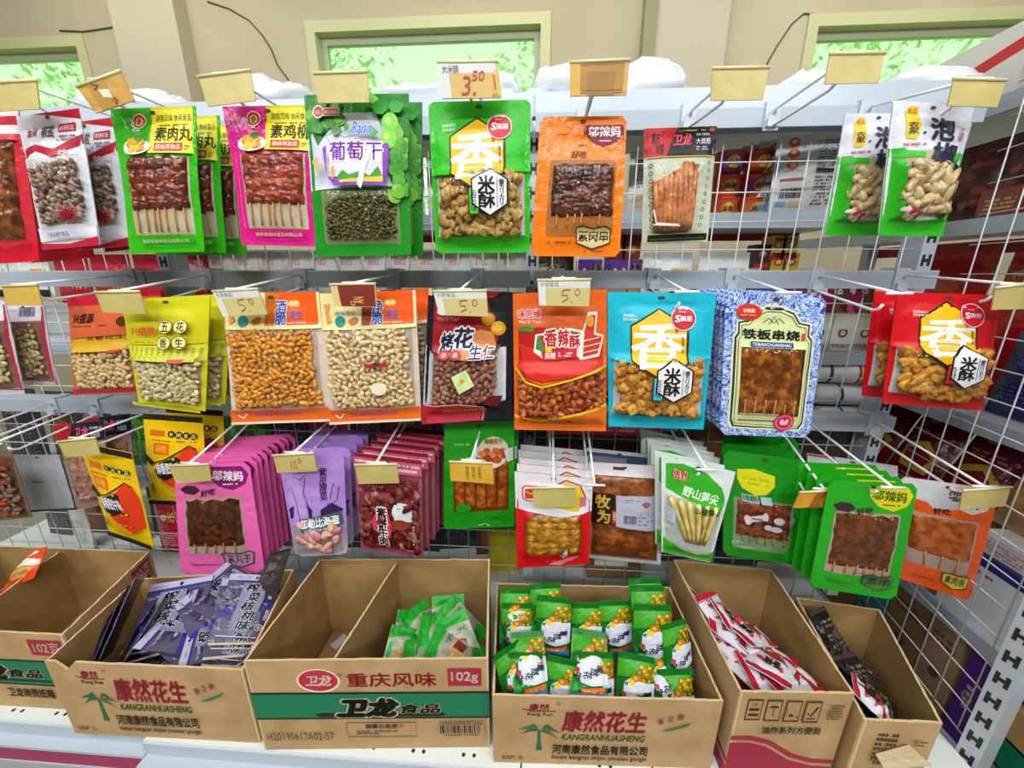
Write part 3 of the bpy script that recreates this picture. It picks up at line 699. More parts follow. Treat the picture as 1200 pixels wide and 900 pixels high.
o = bag(d_salted, [(20, 137), (93, 127), (118, 287), (52, 293)], -.22, label='white and red bag of salted nuts with a dark red starburst, frontmost on its hook', th=.016)
stack(o, 2, 'white and red salted nuts bag with dark red starburst', 'salted nuts bags in the top row', .05, .012)
def top_pack(c1, title, tcol, seed, food):
    def d(A, B, S):
        p = skew(S, 16, 33, 90, 69, 6, 4, food, [22, 35, 46, 53, 62, 73, 84], (66, 85), .007, seed)
        B.R(14, 33, 92, 87, '#b9b49a'); A.R(48, 0, 97, 31, '#e3d838'); A.R(48, 0, 97, 1.6, '#cfc02a'); A.T('湖南风味 休闲食品', 53, 5, 95, 9.5, '#4a4a20'); A.micro(54, 11, 92, 13, '#7a7428', 1, 2)
        A.T(title, 54, 13, 96, 22.5, tcol, .02); A.R(54, 24, 86, 29.5, '#c02430'); A.T('风味豆制品', 56, 25, 84, 28.7, '#f4e6c4', .02); A.micro(88, 25, 97, 29, '#8a8428', 2, 4)
        A.E(34, 9, 8, 8, '#f2ead8'); A.E(34, 9, 7, 7, '#c23a1c'); A.E(34, 9.4, 4.6, 4.6, '#f4e0b8'); A.P([(31, 8), (35, 6.4), (37, 9), (35, 12), (32, 11)], '#d8701c'); A.micro(30, 14.5, 39, 16, '#f0f0d0', 1, 1)
        A.E(32, 26.5, 18, 8.5, '#f2efe2')
        r = random.Random(4)
        for k in range(16): A.E(22 + r.random() * 20, 22 + r.random() * 7, 4.2, 3.6, ['#e0a21c', '#eab83a', '#c98a14'][k % 3])
        A.E(37, 21, 5.5, 3.4, '#4a7a1c'); A.R(20, 89.5, 90, 92.5, c1); A.T('湖南省美味食品有限公司', 24, 90, 84, 93, '#d8e8b0'); A.L([(20, 87), (90, 87)], .8, '#e8d85a'); A.L([(14, 33), (14, 87)], .8, '#d8e84a')
        return c1, c1, p
    return d
o = bag(top_pack('#35b216', '素肉丸', '#1c1c10', 5, glaze), [(130, 128), (229, 124), (240, 295), (153, 297)], -.22, label='bright green bag of vegetarian meatball skewers with yellow label, frontmost on its hook', th=.014, waist=.05)
stack(o, 2, 'bright green bag of vegetarian meatball skewers', 'green meatball skewer bags', .045, .01)
bag(top_pack('#d81e86', '素鸡柳', '#1c1c10', 8, glaze_r), [(261, 125), (368, 123), (371, 289), (284, 287)], -.215, label='magenta pink bag of vegetarian chicken skewers with yellow label in the top row', th=.014, waist=.05)
def d_raisin(A, B, S):
    S.win = (14, 57, 88, 91, .007)
    B.R(12, 57, 90, 92, '#7c8a5c')
    p = kid(('raisins', scatter(S, [(18, 68), (30, 62), (60, 60), (86, 62), (85, 88), (17, 88)], .0058, 1.35, 4, (1, .55, .5), .12, raisin), True), ('clear_window', window_patch(S, clt), False))
    A.P([(0, 22), (28, 14), (62, 12), (100, 20), (100, 55), (0, 57)], '#cfd2de'); A.R(18, 10, 74, 30, '#cfd2de')
    A.P([(0, 0), (40, 0), (34, 14), (20, 24), (12, 30), (6, 22), (0, 26)], '#1c7a22'); A.P([(62, 0), (100, 0), (100, 62), (86, 60), (80, 44), (86, 30), (72, 16)], '#1f7f24')
    r = random.Random(6)
    for k in range(34): A.E(4 + r.random() * 34, 6 + r.random() * 16, 4.4, 4.4, ['#4a9a2c', '#6cb43a', '#3a8a22'][k % 3])
    for k in range(18): A.E(86 + r.random() * 11, 20 + r.random() * 42, 5.4, 6.4, ['#5aa834', '#7cc040', '#3f9426'][k % 3])
    for x, y in ((84, 18), (83, 27)): A.E(x, y, 7.5, 9, '#7cc83a'); A.E(x - 1.5, y - 1.2, 2.4, 3, '#b8e478')
    for x, y, q in ((66, 5, 20), (75, 9, -20), (90, 8, 30), (20, 4, 10)): A.P([(x - 8, y), (x - 2, y - 4), (x + 8, y - 1), (x + 3, y + 4), (x - 4, y + 4)], '#2f9a2a')
    A.P([(58, 3), (66, 0), (74, 4), (68, 7)], '#8ad05a'); A.R(18, 8.5, 36, 13.5, '#f0e6e6'); A.E(16, 11, 5.5, 5.5, '#f4ecec'); A.E(16, 11, 4.6, 4.6, '#c03a44'); A.T('楼兰', 13.4, 9.6, 18.6, 12.4, '#f4e6e6'); A.R(21, 9, 35, 13, '#c8404c'); A.T('楼兰食品', 22, 9.8, 34, 12.3, '#f6e8e8')
    A.L([(28, 30), (24, 26), (32, 23), (42, 27), (52, 26), (64, 22), (72, 24)], .9, '#5a6a9a'); A.P([(64, 24), (70, 21), (74, 24), (69, 27)], '#3f9a3a'); A.T('Raisin', 50, 18, 69, 24.5, '#2c5ac0', .02, .25, ol=('#e8ecf6', .03)); A.P([(42, 20), (47, 19), (46, 23), (42, 23)], '#3a8c2c')
    A.P([(20, 33), (24, 31), (24, 50), (76, 50), (78, 31), (83, 30), (84, 40), (80, 55), (30, 55), (24, 50)], '#8a28b0'); A.R(27, 33, 78, 50, '#d8d6e6')
    A.P([(34, 50), (40, 46), (46, 49), (58, 47), (66, 50), (74, 44), (78, 50), (78, 52), (34, 52)], '#4a9a3c'); A.P([(36, 52), (78, 50), (78, 54), (36, 54)], '#d8c83a'); A.R(30, 53.5, 80, 55.5, '#7a24a4')
    A.T('葡萄干', 28, 29.5, 78, 40.5, '#7a1ca0', .035, 0, ol=('#f2eef8', .05)); A.P([(28, 45), (31, 43), (32, 50), (29, 52)], '#d8a05a'); A.P([(8, 40), (14, 38), (18, 44), (14, 48)], '#d0b080'); A.P([(54, 55), (59, 40), (66, 32), (70, 34), (62, 46), (58, 58)], '#f0f0f6')
    return '#1f8c22', '#12681a', p
o = bag(d_raisin, [(357, 112), (479, 110), (482, 299), (371, 301)], -.22, label='dark green and silver raisin bag with purple lettering, front one on its hook', th=.016)
stack(o, 1, 'dark green raisin bag mostly hidden', 'raisin bags in the top row', .04, .012)
def rice(c1, fl, fcol, food, seed, badge='#c8202c', chips=.0135):
    def d(A, B, S):
        S.win = (5, 46, 96, 90, .018)
        B.R(3, 46, 97, 89, '#c9b48c'); B.R(86, 46, 98, 88, '#c9ccd2'); B.R(2, 46, 12, 88, '#c2c6ce')
        p = kid(('rice_crisps', scatter(S, [(12, 50), (88, 48), (86, 87), (13, 86)], chips, 1.25, seed, (1, .82, .42), .75, food, .12, 170, .5, True), True), ('clear_window', window_patch(S, clt), False))
        A.P([(0, 0), (100, 0), (100, 45), (86, 46), (60, 50), (20, 48), (0, 47)], c1); A.P([(0, 89), (100, 88), (100, 100), (0, 100)], c1)
        A.hexagon(48, 35, 34.5, '#1c1a10', .92); A.hexagon(48, 35, 32.6, '#f0b80c', .92)
        A.T('香', 22, 20.5, 72, 51, '#f6f4ec', .035, .12); A.T('口感香脆海苔风味', 73, 27, 76.5, 48, '#3a2c08', 0, 0, True); A.T('美味不停', 68.5, 29, 71.5, 41, '#3a2c08', 0, 0, True)
        A.RR(40, 57, 50, 74.5, 1.2, '#1c1a10'); A.RR(41, 57.6, 49.4, 74, 1, fcol)
        A.hexagon(61, 60, 22.5, '#1c1a10', .92); A.hexagon(61, 60, 20.6, '#eceaf0', .92); A.T(fl, 42.5, 58.8, 48.3, 72.5, '#1c1a10', .01, 0, True); A.T('米酥', 50, 50, 66, 70.5, '#17150f', .045, 0, True)
        A.L([(68.5, 51), (68.5, 70)], .6, '#1c1a10'); A.T('香カリカリ', 70, 52, 75.5, 68.5, '#1c1a10', .03, 0, True)
        A.P([(62, 20), (70, 21), (63, 27.5)], badge); A.E(70, 17, 12, 11.4, '#f2dcdc'); A.E(70, 17, 11.2, 10.6, badge); A.T('S', 62, 14.8, 67, 19.4, '#fbf4f4', .05, .1); A.T('偶朋', 67, 15.2, 78, 18.8, '#fbf4f4', .04); A.micro(66, 12, 75, 13, '#f4dede', 1, 3)
        A.T('酥脆爽口', 14, 14.6, 27, 16.8, '#e8f0e0'); A.T('回味悠长', 14, 17.3, 27, 19.5, '#e8f0e0'); A.micro(20, 93, 80, 95, c1, 1, 2)
        return c1, c1, p
    return d
bag(rice('#2fb51c', '海苔味', '#46c22c', crisp_g, 11), [(502, 120), (622, 117), (621, 296), (511, 297)], -.22, label='bright green rice crisp bag with a yellow hexagon in the top row', th=.02, rnd=.05)
def d_orange(A, B, S):
    p = skew(S, 19, 33, 88, 70, 6, 2, glaze_d, [26, 38, 46, 54, 74], (68, 78), .006, 14); B.RR(15, 30, 90, 85, 4, '#a9662a')
    A.RR(52, 3, 97, 20, 20, '#7c1020'); A.R(52, 1.5, 97, 8, '#f27c14'); A.P([(53, 6), (96, 6), (97, 10), (90, 17), (74, 21), (60, 17), (54, 11)], '#7c1430'); A.T('邬辣妈', 57, 7, 93, 14, '#f2e8ee', .05); A.micro(66, 16, 84, 18, '#d8b8c0', 1, 2)
    A.P([(14, 5), (24, 3), (32, 6), (38, 8), (34, 12), (22, 12), (10, 26), (14, 18)], '#f27c14')
    A.T('好吃', 38, 24, 56, 29, '#3a1608', .03, .2); A.micro(46, 19, 58, 21, '#6a2a08', 1, 3)
    A.P([(48, 78), (56, 77), (68, 79), (80, 77), (88, 79), (88, 90), (68, 95), (50, 90)], '#5a3a12'); A.P([(49.4, 79), (56, 78.2), (68, 80), (80, 78.2), (86.6, 80), (86.6, 89.4), (68, 93.8), (51.2, 89.4)], '#e0cf96'); A.T('素肉串', 52, 80.5, 85, 88.5, '#3a1a0c', .04); A.micro(18, 88.5, 44, 90.5, '#7a3208', 1, 5); A.micro(60, 95, 82, 96.5, '#7a3208', 1, 5)
    return '#f27c14', '#e06c0c', p
bag(d_orange, [(633, 137), (735, 136), (726, 301), (622, 300)], -.215, label='orange bag of dark bean curd skewers with a maroon half circle in the top row', rnd=.05, th=.012)
def d_strip(A, B, S):
    S.win = (8, 28, 92, 94, .012); B.R(6, 26, 94, 92, '#c9cdb6')
    mb = MB(); r = random.Random(5)
    for k in range(9):
        x = 19 + k * 6.0; t = 31 + (40 - abs(k - 6) * 6) * .0 + max(0, 14 - k * 2.2); top = t + r.uniform(-2, 2)
        mb.tube([S((x + (1 - q) * (k - 4) * 1.0) / 100, (top + (88 - top) * q) / 100, .005 + .002 * math.sin(k + q * 5)) for q in (0, .2, .4, .6, .8, 1)], [.0052, .006, .0062, .006, .006, .005], strip_m, 8)
    st = [('chilli_strips', mb, False), ('clear_window', window_patch(S, clear_film('#ffffff', .05, .07)), False)]
    A.R(0, 0, 100, 24, '#15151c'); A.P([(0, 0), (46, 0), (30, 24), (0, 24)], '#b8141c'); A.L([(0, 24.6), (100, 24.6)], 1.6, '#c9a63a'); A.T('重庆', 10, 4, 22, 13, '#15080a', .03, .2); A.T('味道', 16, 13, 27, 22, '#15080a', .03, .2); A.T('卫龙', 40, 5.5, 66, 15, '#e0445c', .06, .2); A.T('大面筋', 72, 9.5, 92, 14.5, '#e8e8ee', .02); A.micro(72, 5, 94, 8, '#b8b8c4', 1, 3); A.micro(72, 16, 92, 20, '#b8b8c4', 2, 4); A.E(93, 3, 4, 2.4, '#d84450'); A.micro(54, 2, 84, 4, '#c8b060', 1, 9)
    for x, xb in ((8, 11), (88, 79)):
        for k in range(9): y = 32 + k * 6.6; xx = x + (xb - x) * k / 8; A.ring(xx, y, 2.7, 2.9, .9, '#2a2620', 12); A.E(xx, y, 1.2, 1.2, '#c9b890')
    A.T('Foremost', 40, 66, 72, 71, '#d0606c', .02, .3, False, None, -14); A.L([(12, 70), (16, 82), (48, 84)], 2.0, '#eef0f4'); A.L([(11, 83), (50, 85)], 1.6, '#e8ecf4')
    A.R(6, 92, 94, 98, '#1d1c14'); A.T('面筋制品麻辣口味调味面制品', 10, 93.4, 90, 96.6, '#8c8438'); return '#c4c9b4', '#b5b9a6', st
bag(d_strip, [(755, 151), (840, 148), (829, 284), (752, 287)], -.17, label='clear bag of orange chilli strips with black and red header in the top row', th=.012)
def d_feet(A, B, S):
    S.win = (14, 46, 88, 86, .016); B.R(12, 36, 90, 84, '#b5a988')
    p = kid(('pickled_chicken_feet', scatter(S, [(24, 50), (74, 48), (82, 52), (80, 80), (26, 80)], .0145, 1.5, 6, (1.1, .55, .42), .45, feet, .12, 40, .5, True), True), ('clear_window', window_patch(S, clt), False))
    A.P([(0, 0), (100, 0), (100, 36), (70, 33), (50, 36), (20, 33), (0, 35)], '#d9dbe6'); A.P([(0, 34), (30, 34), (34, 40), (16, 40), (18, 82), (40, 86), (80, 87), (84, 60), (88, 42), (76, 40), (80, 34), (100, 35), (100, 100), (0, 100)], '#37b31a') if False else None
    for pts in ([(0, 34), (18, 34), (17, 60), (20, 86), (0, 88)], [(100, 35), (88, 38), (82, 60), (82, 88), (100, 88)], [(0, 86), (50, 88), (100, 86), (100, 100), (0, 100)], [(0, 34), (40, 37), (40, 41), (16, 41), (0, 40)], [(64, 40), (100, 35), (100, 40), (80, 42)]): A.P(pts, '#2fb11a')
    A.P([(16, 7), (22, 3), (32, 4), (33, 20), (28, 28), (17, 27)], '#e2c21c'); A.T('良品', 19, 5, 30, 9, '#b83a1c', .02); A.T('农家', 19, 15, 30, 24, '#2a2410', .03, 0, True); A.E(37, 23, 1.8, 1.8, '#3a3a44'); A.micro(14, 30, 42, 33, '#c8505c', 1, 3)
    A.T('泡', 46, 11, 76, 28, '#23233c', .05, .05); A.T('椒', 48, 30, 84, 46, '#23233c', .05, .05); A.T('江湖', 84, 17, 92, 27, '#c04a54', .02, 0, True)
    r = random.Random(2)
    for k in range(12): A.E(18 + r.random() * 22, 80 + r.random() * 7, 3.8, 2.8, ['#d8485c', '#f0dce0', '#c83a50'][k % 3])
    A.L([(8, 88), (50, 90), (92, 88)], 1.4, '#1a7a12'); return '#d9dbe6', '#c4c8d2', p
bag(d_feet, [(1046, 118), (1141, 124), (1103, 277), (1029, 276)], -.215, label='white and green bag of pickled chicken feet, the nearer of the pair', th=.018, group='pickled chicken feet bags')
bag(d_feet, [(990, 133), (1070, 133), (1040, 276), (966, 276)], -.15, label='white and green bag of pickled chicken feet, half hidden behind the nearer one', th=.016, group='pickled chicken feet bags')

# ---- second row
def d_pinkclear(A, B, S):
    S.win = (10, 24, 90, 92, .009); B.R(8, 22, 92, 94, '#8c6a52')
    p = kid(('dried_pieces', scatter(S, [(20, 28), (80, 30), (84, 84), (24, 86)], .008, 1.2, 9, (1, .7, .5), .3, [mixnut[1], nut_white[1]], .3, 90), True), ('clear_window', window_patch(S, clt), False))
    A.R(0, 0, 100, 20, '#dcd8e0'); A.barcode(40, 4, 80, 15, '#5a5a70', 2, None); A.L([(3, 20), (3, 80), (20, 92), (94, 95)], 4, '#b8384e'); A.L([(96, 4), (93, 40), (97, 96)], 5, '#b8384e'); A.L([(4, 21), (94, 21)], 2, '#c04a5e'); return '#cfc8d0', '#cfc8d0', p
bag(d_pinkclear, [(-36, 352), (6, 352), (29, 461), (-14, 463)], -.215, label='clear bag with curved pink border cut by the left edge of the view', group='pink edged clear bags')
bag(d_pinkclear, [(4, 357), (51, 355), (66, 450), (24, 452)], -.17, label='clear bag with pink border and pale green pieces, second bag of the middle row', group='pink edged clear bags')
def d_star(c1, c2, c3, food, title, circ, seed):
    def d(A, B, S):
        S.win = (8, 50, 95, 95, .013); B.R(6, 52, 96, 94, '#b79c70')
        p = kid(('peanuts', scatter(S, [(12, 58), (92, 56), (92, 92), (14, 92)], .0088, 1.25, seed, (1, .62, .5), 0, food, .35, 220), True), ('clear_window', window_patch(S, clt), False))
        A.R(0, 0, 100, 42, c1); A.P([(0, 42), (100, 40), (100, 54), (0, 54)], c2); A.L([(0, 41), (100, 39)], .8, '#6a5a14')
        if circ:
            r = random.Random(3)
            for k in range(60): A.E((k % 12) * 8 + 6, 43.5 + (k // 12) * 2.1, 1.5, 1.5, c3, 0, 360, 10)
            A.T('兴盛源', 15, 24, 46, 31, '#d0401c', .03)
            for k, ch in enumerate('五花香生'): x, y = 58 + 17 * (k % 2), 24 + 13.5 * (k // 2); A.E(x, y, 8, 8, '#8a6a14'); A.E(x, y, 7, 7, '#f0ea9a'); A.T(ch, x - 4, y - 4, x + 4, y + 4, '#3a3010', .03)
            A.micro(18, 36, 48, 38, '#c05a1c', 1, 2); A.R(66, 51, 84, 54, '#c83a34'); A.P([(0, 96), (40, 95), (80, 93), (100, 98), (100, 100), (0, 100)], c1)
        else:
            A.R(0, 0, 100, 9, '#c81c34'); A.T('兴盛源', 10, 17, 46, 26, '#3a2018', .04); A.micro(10, 28, 70, 30, '#7a3418', 1, 3); A.T('五香花生', 36, 39, 92, 43, '#5a3a10', .02); A.E(88, 26, 7, 7, '#5a2a14'); A.R(0, 94, 100, 100, '#d01c30'); A.R(74, 53, 90, 56, '#c83a34')
        return (c1, '#c9bc6a', p)
    return d
o = bag(d_star('#d8643c', '#dcae2c', '#c9902c', nut_pale, '', False, 21), [(80, 348), (152, 344), (163, 459), (87, 462)], -.17, label='orange topped peanut bag in the second row, front one on its hook', th=.014)
stack(o, 1, 'orange topped peanut bag with only its red edge showing', 'orange topped peanut bags', .06, .02, .012)
o = bag(d_star('#d3cf1e', '#d9d84a', '#b8b624', nut_white, '', True, 22), [(143, 352), (247, 346), (241, 482), (163, 472)], -.215, label='yellow peanut bag with four circled characters, frontmost on its hook', th=.016)
stack(o, 2, 'yellow peanut bag, only its edge showing', 'yellow peanut bags', .045, .012)
def d_jiu(title, sub, food, seed, mid):
    def d(A, B, S):
        S.win = (4, 26, 97, 88, .013); B.R(1, 25, 99, 88, '#b9a998')
        p = kid(('peanuts', scatter(S, [(5, 28), (88, 28), (93, 84), (9, 85)], 0.0085, 1.2, seed, (1, .62, .55), 0, food, .3, 330), True), ('clear_window', window_patch(S, clear_film('#ffffff', .055, .07)), False))
        A.R(0, 0, 100, 26, '#e9dd9a'); A.R(44, 0, 97, 23.5, '#ee5a14'); A.P([(44, 0), (60, 0), (52, 23.5), (44, 23.5)], '#d8701c' if not mid else '#8c3a14'); A.T(title, 55, 6, 66, 23, '#2c52b8', .045, 0, True, ('#f2ead8', .05)); A.T(sub, 70, 13, 82, 19.5, '#3a62c0', .03)
        A.E(71, 8, 4, 3, '#e2c06a'); A.E(76, 8, 4, 3, '#e2c06a'); A.E(71, 8, 2, 1.5, '#f4e4b0'); A.E(76, 8, 2, 1.5, '#f4e4b0'); A.micro(68, 21, 88, 22.5, '#f0d8b0', 1, 3); A.T('酒鬼花生', 15, 13, 38, 15.5, '#4a7ac8', .01); A.E(21, 20, 5.5, 5.5, '#1c8c84'); A.P([(30, 20), (36, 17), (41, 18), (39, 22), (33, 23)], '#c8742c'); A.P([(4, 8), (10, 7), (8, 14), (12, 20), (6, 22)], '#e89a5a')
        A.R(0, 87.5, 100, 98, '#f06a1c'); A.T('汝阳福临食品有限公司', 25, 90.5, 74, 94.5, '#9a3ab0', .02); A.L([(8, 92), (13, 95), (18, 91)], 1.4, '#f4ecd8'); A.R(0, 98, 100, 100, '#f2d8c0')
        if mid: A.P([(48, 49), (53, 51), (60, 49.5), (67, 51), (72, 49), (70, 54), (60, 53), (50, 54)], '#c02430'); A.E(61, 51.5, 3, 2.2, '#3a3a4a'); A.E(62, 70, 8, 7, '#ece4cc'); A.T('香脆', 60, 80, 68, 83, '#d8604c')
        return ('#dccbb8', '#c8b8a8', p)
    return d
bag(d_jiu('酒脆', '花生', nut_gold, 24, False), [(262, 343), (374, 342), (388, 493), (273, 497)], -.215, label='clear and orange bag of golden peanuts in the second row', th=.014)
o = bag(d_jiu('净脆', '花生', nut_pale, 25, True), [(375, 344), (487, 340), (494, 492), (387, 497)], -.215, label='clear and orange bag of pale peanuts with a red bow print', th=.014)
stack(o, 1, 'orange pale peanut bag showing only its top and side', 'pale peanut bags', .05, .016, .004)
def d_roast(A, B, S):
    S.win = (8, 40, 90, 90, .014); B.R(6, 42, 92, 86, '#8c6a60'); B.R(78, 38, 93, 84, '#cdd0d8'); B.R(0, 34, 10, 84, '#b9bcc6')
    p = kid(('peanuts', scatter(S, [(14, 45), (50, 50), (78, 43), (82, 82), (14, 83)], .0092, 1.2, 27, (1, .66, .6), 0, nut_skin, .3, 200), True), ('clear_window', window_patch(S, clt), False))
    A.P([(0, 0), (100, 0), (100, 40), (88, 36), (80, 44), (60, 49), (40, 44), (8, 42), (0, 36)], '#17161c'); A.P([(8, 0), (70, 0), (78, 20), (84, 30), (80, 42), (60, 48), (34, 44), (8, 41)], '#a01420'); A.P([(34, 46), (46, 34), (62, 24), (78, 26), (82, 36), (72, 46), (58, 48)], '#d8902c'); A.P([(37, 45), (48, 35), (62, 26), (77, 28), (79, 35), (70, 44), (58, 46)], '#dc8a54')
    A.T('味思缘', 12, 8, 40, 14, '#e8d8d8', .03); A.T('Wei Si Yuan', 12, 15, 38, 18, '#c8a0a0'); A.E(72, 16, 8, 7, '#c98a14'); A.E(84, 23, 8.5, 8, '#c98a14'); A.E(71, 15, 6, 5, '#e2ac2c'); A.E(83, 22, 6.5, 6, '#e2ac2c')
    A.T('烤', 18, 27, 34, 41, '#1c1c3a', .06, .1, False, ('#f0e8ee', .07)); A.T('花', 34, 23, 56, 38, '#1c1c3a', .06, .1, False, ('#f0e8ee', .07)); A.T('生', 52, 36, 66, 46, '#22306a', .04, .1, False, ('#f0e8ee', .06)); A.T('仁', 68, 36, 80, 46, '#22306a', .04, .1, False, ('#f0e8ee', .06))
    for x, y in ((24, 43), (37, 43)): A.E(x, y, 6.5, 5.5, '#c02c30'); A.E(x, y, 3, 2.6, '#e8a0a0')
    A.P([(34, 60), (50, 54), (60, 67), (43, 74)], '#cfe09a'); A.P([(40, 59), (50, 57), (53, 63), (43, 67)], '#bcd48a'); A.E(46, 63, 2.6, 2.4, '#d8843c')
    A.P([(0, 84), (60, 83), (74, 88), (68, 100), (0, 100)], '#b41a28'); A.P([(6, 92), (66, 93), (66, 100), (6, 100)], '#c8344a'); A.P([(74, 88), (80, 84), (100, 82), (100, 100), (68, 100)], '#17161c'); A.L([(2, 84), (40, 82.4), (70, 86), (68, 100)], 1, '#e0b8b8'); A.T('香脆花生系列食品', 24, 87, 70, 90, '#b89a3c', .02); A.P([(70, 80), (78, 76), (90, 78), (86, 86), (76, 86)], '#6a0c18')
    return '#17161c', '#101014', p
o = bag(d_roast, [(502, 346), (601, 350), (600, 489), (495, 496)], -.215, label='black and red bag of roasted peanuts in their skins, frontmost on its hook', th=.012)
stack(o, 3, 'black and red roasted peanut bag mostly hidden', 'black and red roasted peanut bags', .04, .006, .002)
def d_spicy(A, B, S):
    S.win = (4, 50, 97, 92, .015); B.R(2, 50, 98, 92, '#8c4a20'); B.R(90, 50, 98, 82, '#c9c4c4')
    p = kid(('spicy_crisps', scatter(S, [(7, 58), (30, 66), (60, 62), (92, 54), (92, 84), (50, 88), (8, 86)], .0125, 1.35, 31, (1, .6, .42), .75, spicy, .15, 170, .5, True), True), ('clear_window', window_patch(S, cl), False))
    A.P([(0, 0), (100, 0), (100, 52), (60, 58), (30, 63), (14, 59), (0, 52)], '#e0621c'); A.P([(4, 24), (30, 23), (60, 26), (97, 30), (97, 50), (60, 58), (30, 61), (12, 58), (4, 50)], '#b81a1a'); A.P([(6, 34), (30, 40), (60, 44), (95, 40), (95, 49), (60, 57), (30, 60), (14, 57)], '#cf2c1c')
    A.L([(2, 52), (14, 61), (30, 64), (60, 59), (99, 51)], 2.2, '#e8c81c'); A.P([(0, 88), (30, 91), (60, 87), (100, 80), (100, 100), (0, 100)], '#e8701c'); A.L([(0, 88), (30, 91), (60, 86), (100, 79)], 3, '#e8c81c')
    A.T('味思缘', 5, 11, 30, 17, '#d8304c', .04, 0, False, ('#f6e6e0', .05)); A.T('Wei Si Yuan', 6, 18, 30, 20.5, '#f2d8d0', .02); A.P([(5, 25), (10, 22), (24, 23), (22, 26), (8, 26)], '#4a8c2c')
    A.P([(24, 28), (60, 24), (74, 26), (80, 14), (90, 14), (88, 28), (97, 30), (92, 44), (72, 46), (68, 43), (32, 45), (22, 40)], '#f0e6d8'); A.P([(26, 29), (60, 25.5), (72, 27.5), (70, 38), (32, 40), (24, 38)], '#3a8c3c'); A.P([(28, 29), (70, 27), (68, 38), (34, 39)], '#c81c24'); A.P([(76, 26), (82, 16), (88, 16), (86, 29), (95, 31), (90, 42), (74, 44)], '#d0382c')
    for y in (33, 37, 41): A.L([(74, y), (92, y - 2)], 1, '#f4e4dc')
    A.T('香', 34, 25, 47, 36, '#b8101c', .06, 0, False, ('#fbeee6', .08)); A.T('辣', 48, 25, 60, 36, '#b8101c', .06, 0, False, ('#fbeee6', .08)); A.T('酥', 60, 29, 71, 37, '#b8101c', .06, 0, False, ('#fbeee6', .08)); A.P([(30, 39), (68, 37.5), (67, 44), (32, 46)], '#d0303a'); A.T('麻辣', 34, 40, 45, 44.6, '#fbeee6', .03); A.micro(48, 40, 64, 43.5, '#f4dcd4', 2, 5)
    A.P([(34, 37), (42, 36), (41, 40), (35, 40)], '#e8c02c'); A.micro(16, 91.5, 78, 94, '#9c4a14', 1, 8, .95); A.E(82, 20, 4, 6, '#e89a2c'); return '#e06a1c', '#d05c14', p
bag(d_spicy, [(601, 344), (711, 339), (710, 505), (603, 503)], -.215, label='orange and red bag of spicy crisps with a thumbs up print in the second row', th=.016)
bag(rice('#18b4cc', '原味', '#35c4d6', crisp, 12), [(712, 342), (839, 344), (824, 503), (713, 499)], -.215, label='turquoise rice crisp bag with a yellow hexagon in the second row', th=.02)
def d_blue(A, B, S):
    fr = [(15, 92), (12, 88), (12, 30), (15, 27), (15, 20), (24, 19), (30, 13), (42, 10), (56, 10), (68, 13), (74, 19), (84, 20), (84, 27), (88, 30), (88, 88), (84, 93)]
    p = skew(S, 17, 36, 82, 82, 6, 3, mottled('amber_bean_curd', '#5a2a08', '#a8651c', 70, .15, 90, .8, '#7c420e'), [24, 35, 46, 57, 68, 78], (72, 84), .0028, 33)
    B.R(16, 35, 84, 85, '#5c3a14')
    B.ops.clear(); B.P([(50 + (x - 50) * 1.10, 51 + (y - 51) * 1.06) for x, y in fr], '#dfe4b8'); B.P([(50 + (x - 50) * 1.05, 51 + (y - 51) * 1.03) for x, y in fr], '#2a2c3c'); B.R(16, 35, 84, 85, '#5c3a14')
    cut = [(16, 35.5), (84, 35.5), (84, 84), (16, 84)]
    # cream frame around the window: four bands
    A.P(fr[2:14] + [(88, 35.6), (12, 35.6)], '#d8dfa0'); A.R(12.2, 35, 17, 84.5, '#d8dfa0'); A.R(82.5, 35, 87.8, 84.5, '#d8dfa0'); A.P([(12, 83.5), (88, 83.5), (88, 88), (84, 93), (15, 92), (12, 88)], '#d8dfa0')
    A.L([(15, 90.6), (14, 87), (14, 31), (17, 28), (17, 21.4), (25, 20.4), (31, 14.6), (42, 11.8), (56, 11.8), (67, 14.6), (73, 20.4), (82, 21.4), (82, 28), (86, 31), (86, 87), (83, 91.4), (15, 90.6)], .7, '#3a4638')
    A.L([(38, 19), (44, 16), (49, 19), (54, 16), (60, 19)], .8, '#4a4a3a'); A.L([(44, 20), (49, 15), (54, 20)], .8, '#4a4a3a')
    A.T('铁板串烧', 18, 23.5, 76, 30, '#1c1a14', .05); A.R(78, 25, 82, 30, '#c84a50'); A.R(26, 31.6, 70, 35, '#24387c'); A.T('TIEBANCHUANSHAO', 28, 32.4, 68, 34.3, '#d8e0ea', .03); A.E(23, 12.5, 13, 8.4, '#c8401c'); A.E(23, 12.5, 11.4, 7, '#d8281c'); A.T('邬辣妈', 17, 10.4, 29, 13, '#f6e4d0', .03); A.micro(15, 14, 31, 15, '#f6d8c8', 1, 3)
    A.micro(18, 86.5, 62, 88.5, '#3a3a24', 1, 6, .95); A.micro(18, 81, 62, 83.5, '#c9b89a', 1, 7, .95); A.E(68, 88, 11, 11, '#d81c50'); A.ring(68, 88, 9, 9, .9, '#f0a8bc'); A.P([(63, 87), (65, 85), (68, 87), (71, 85), (73, 87), (71.5, 90), (64.5, 90)], '#f4c8d4')
    return porcelain(), porcelain(), p
o = bag(d_blue, [(851, 341), (969, 347), (948, 513), (843, 509)], -.22, label='blue and white porcelain patterned bag of amber skewers, frontmost on its hook', rnd=.06, th=.005)
stack(o, 7, 'blue and white patterned skewer bag', 'blue and white patterned skewer bags', .022, 0)
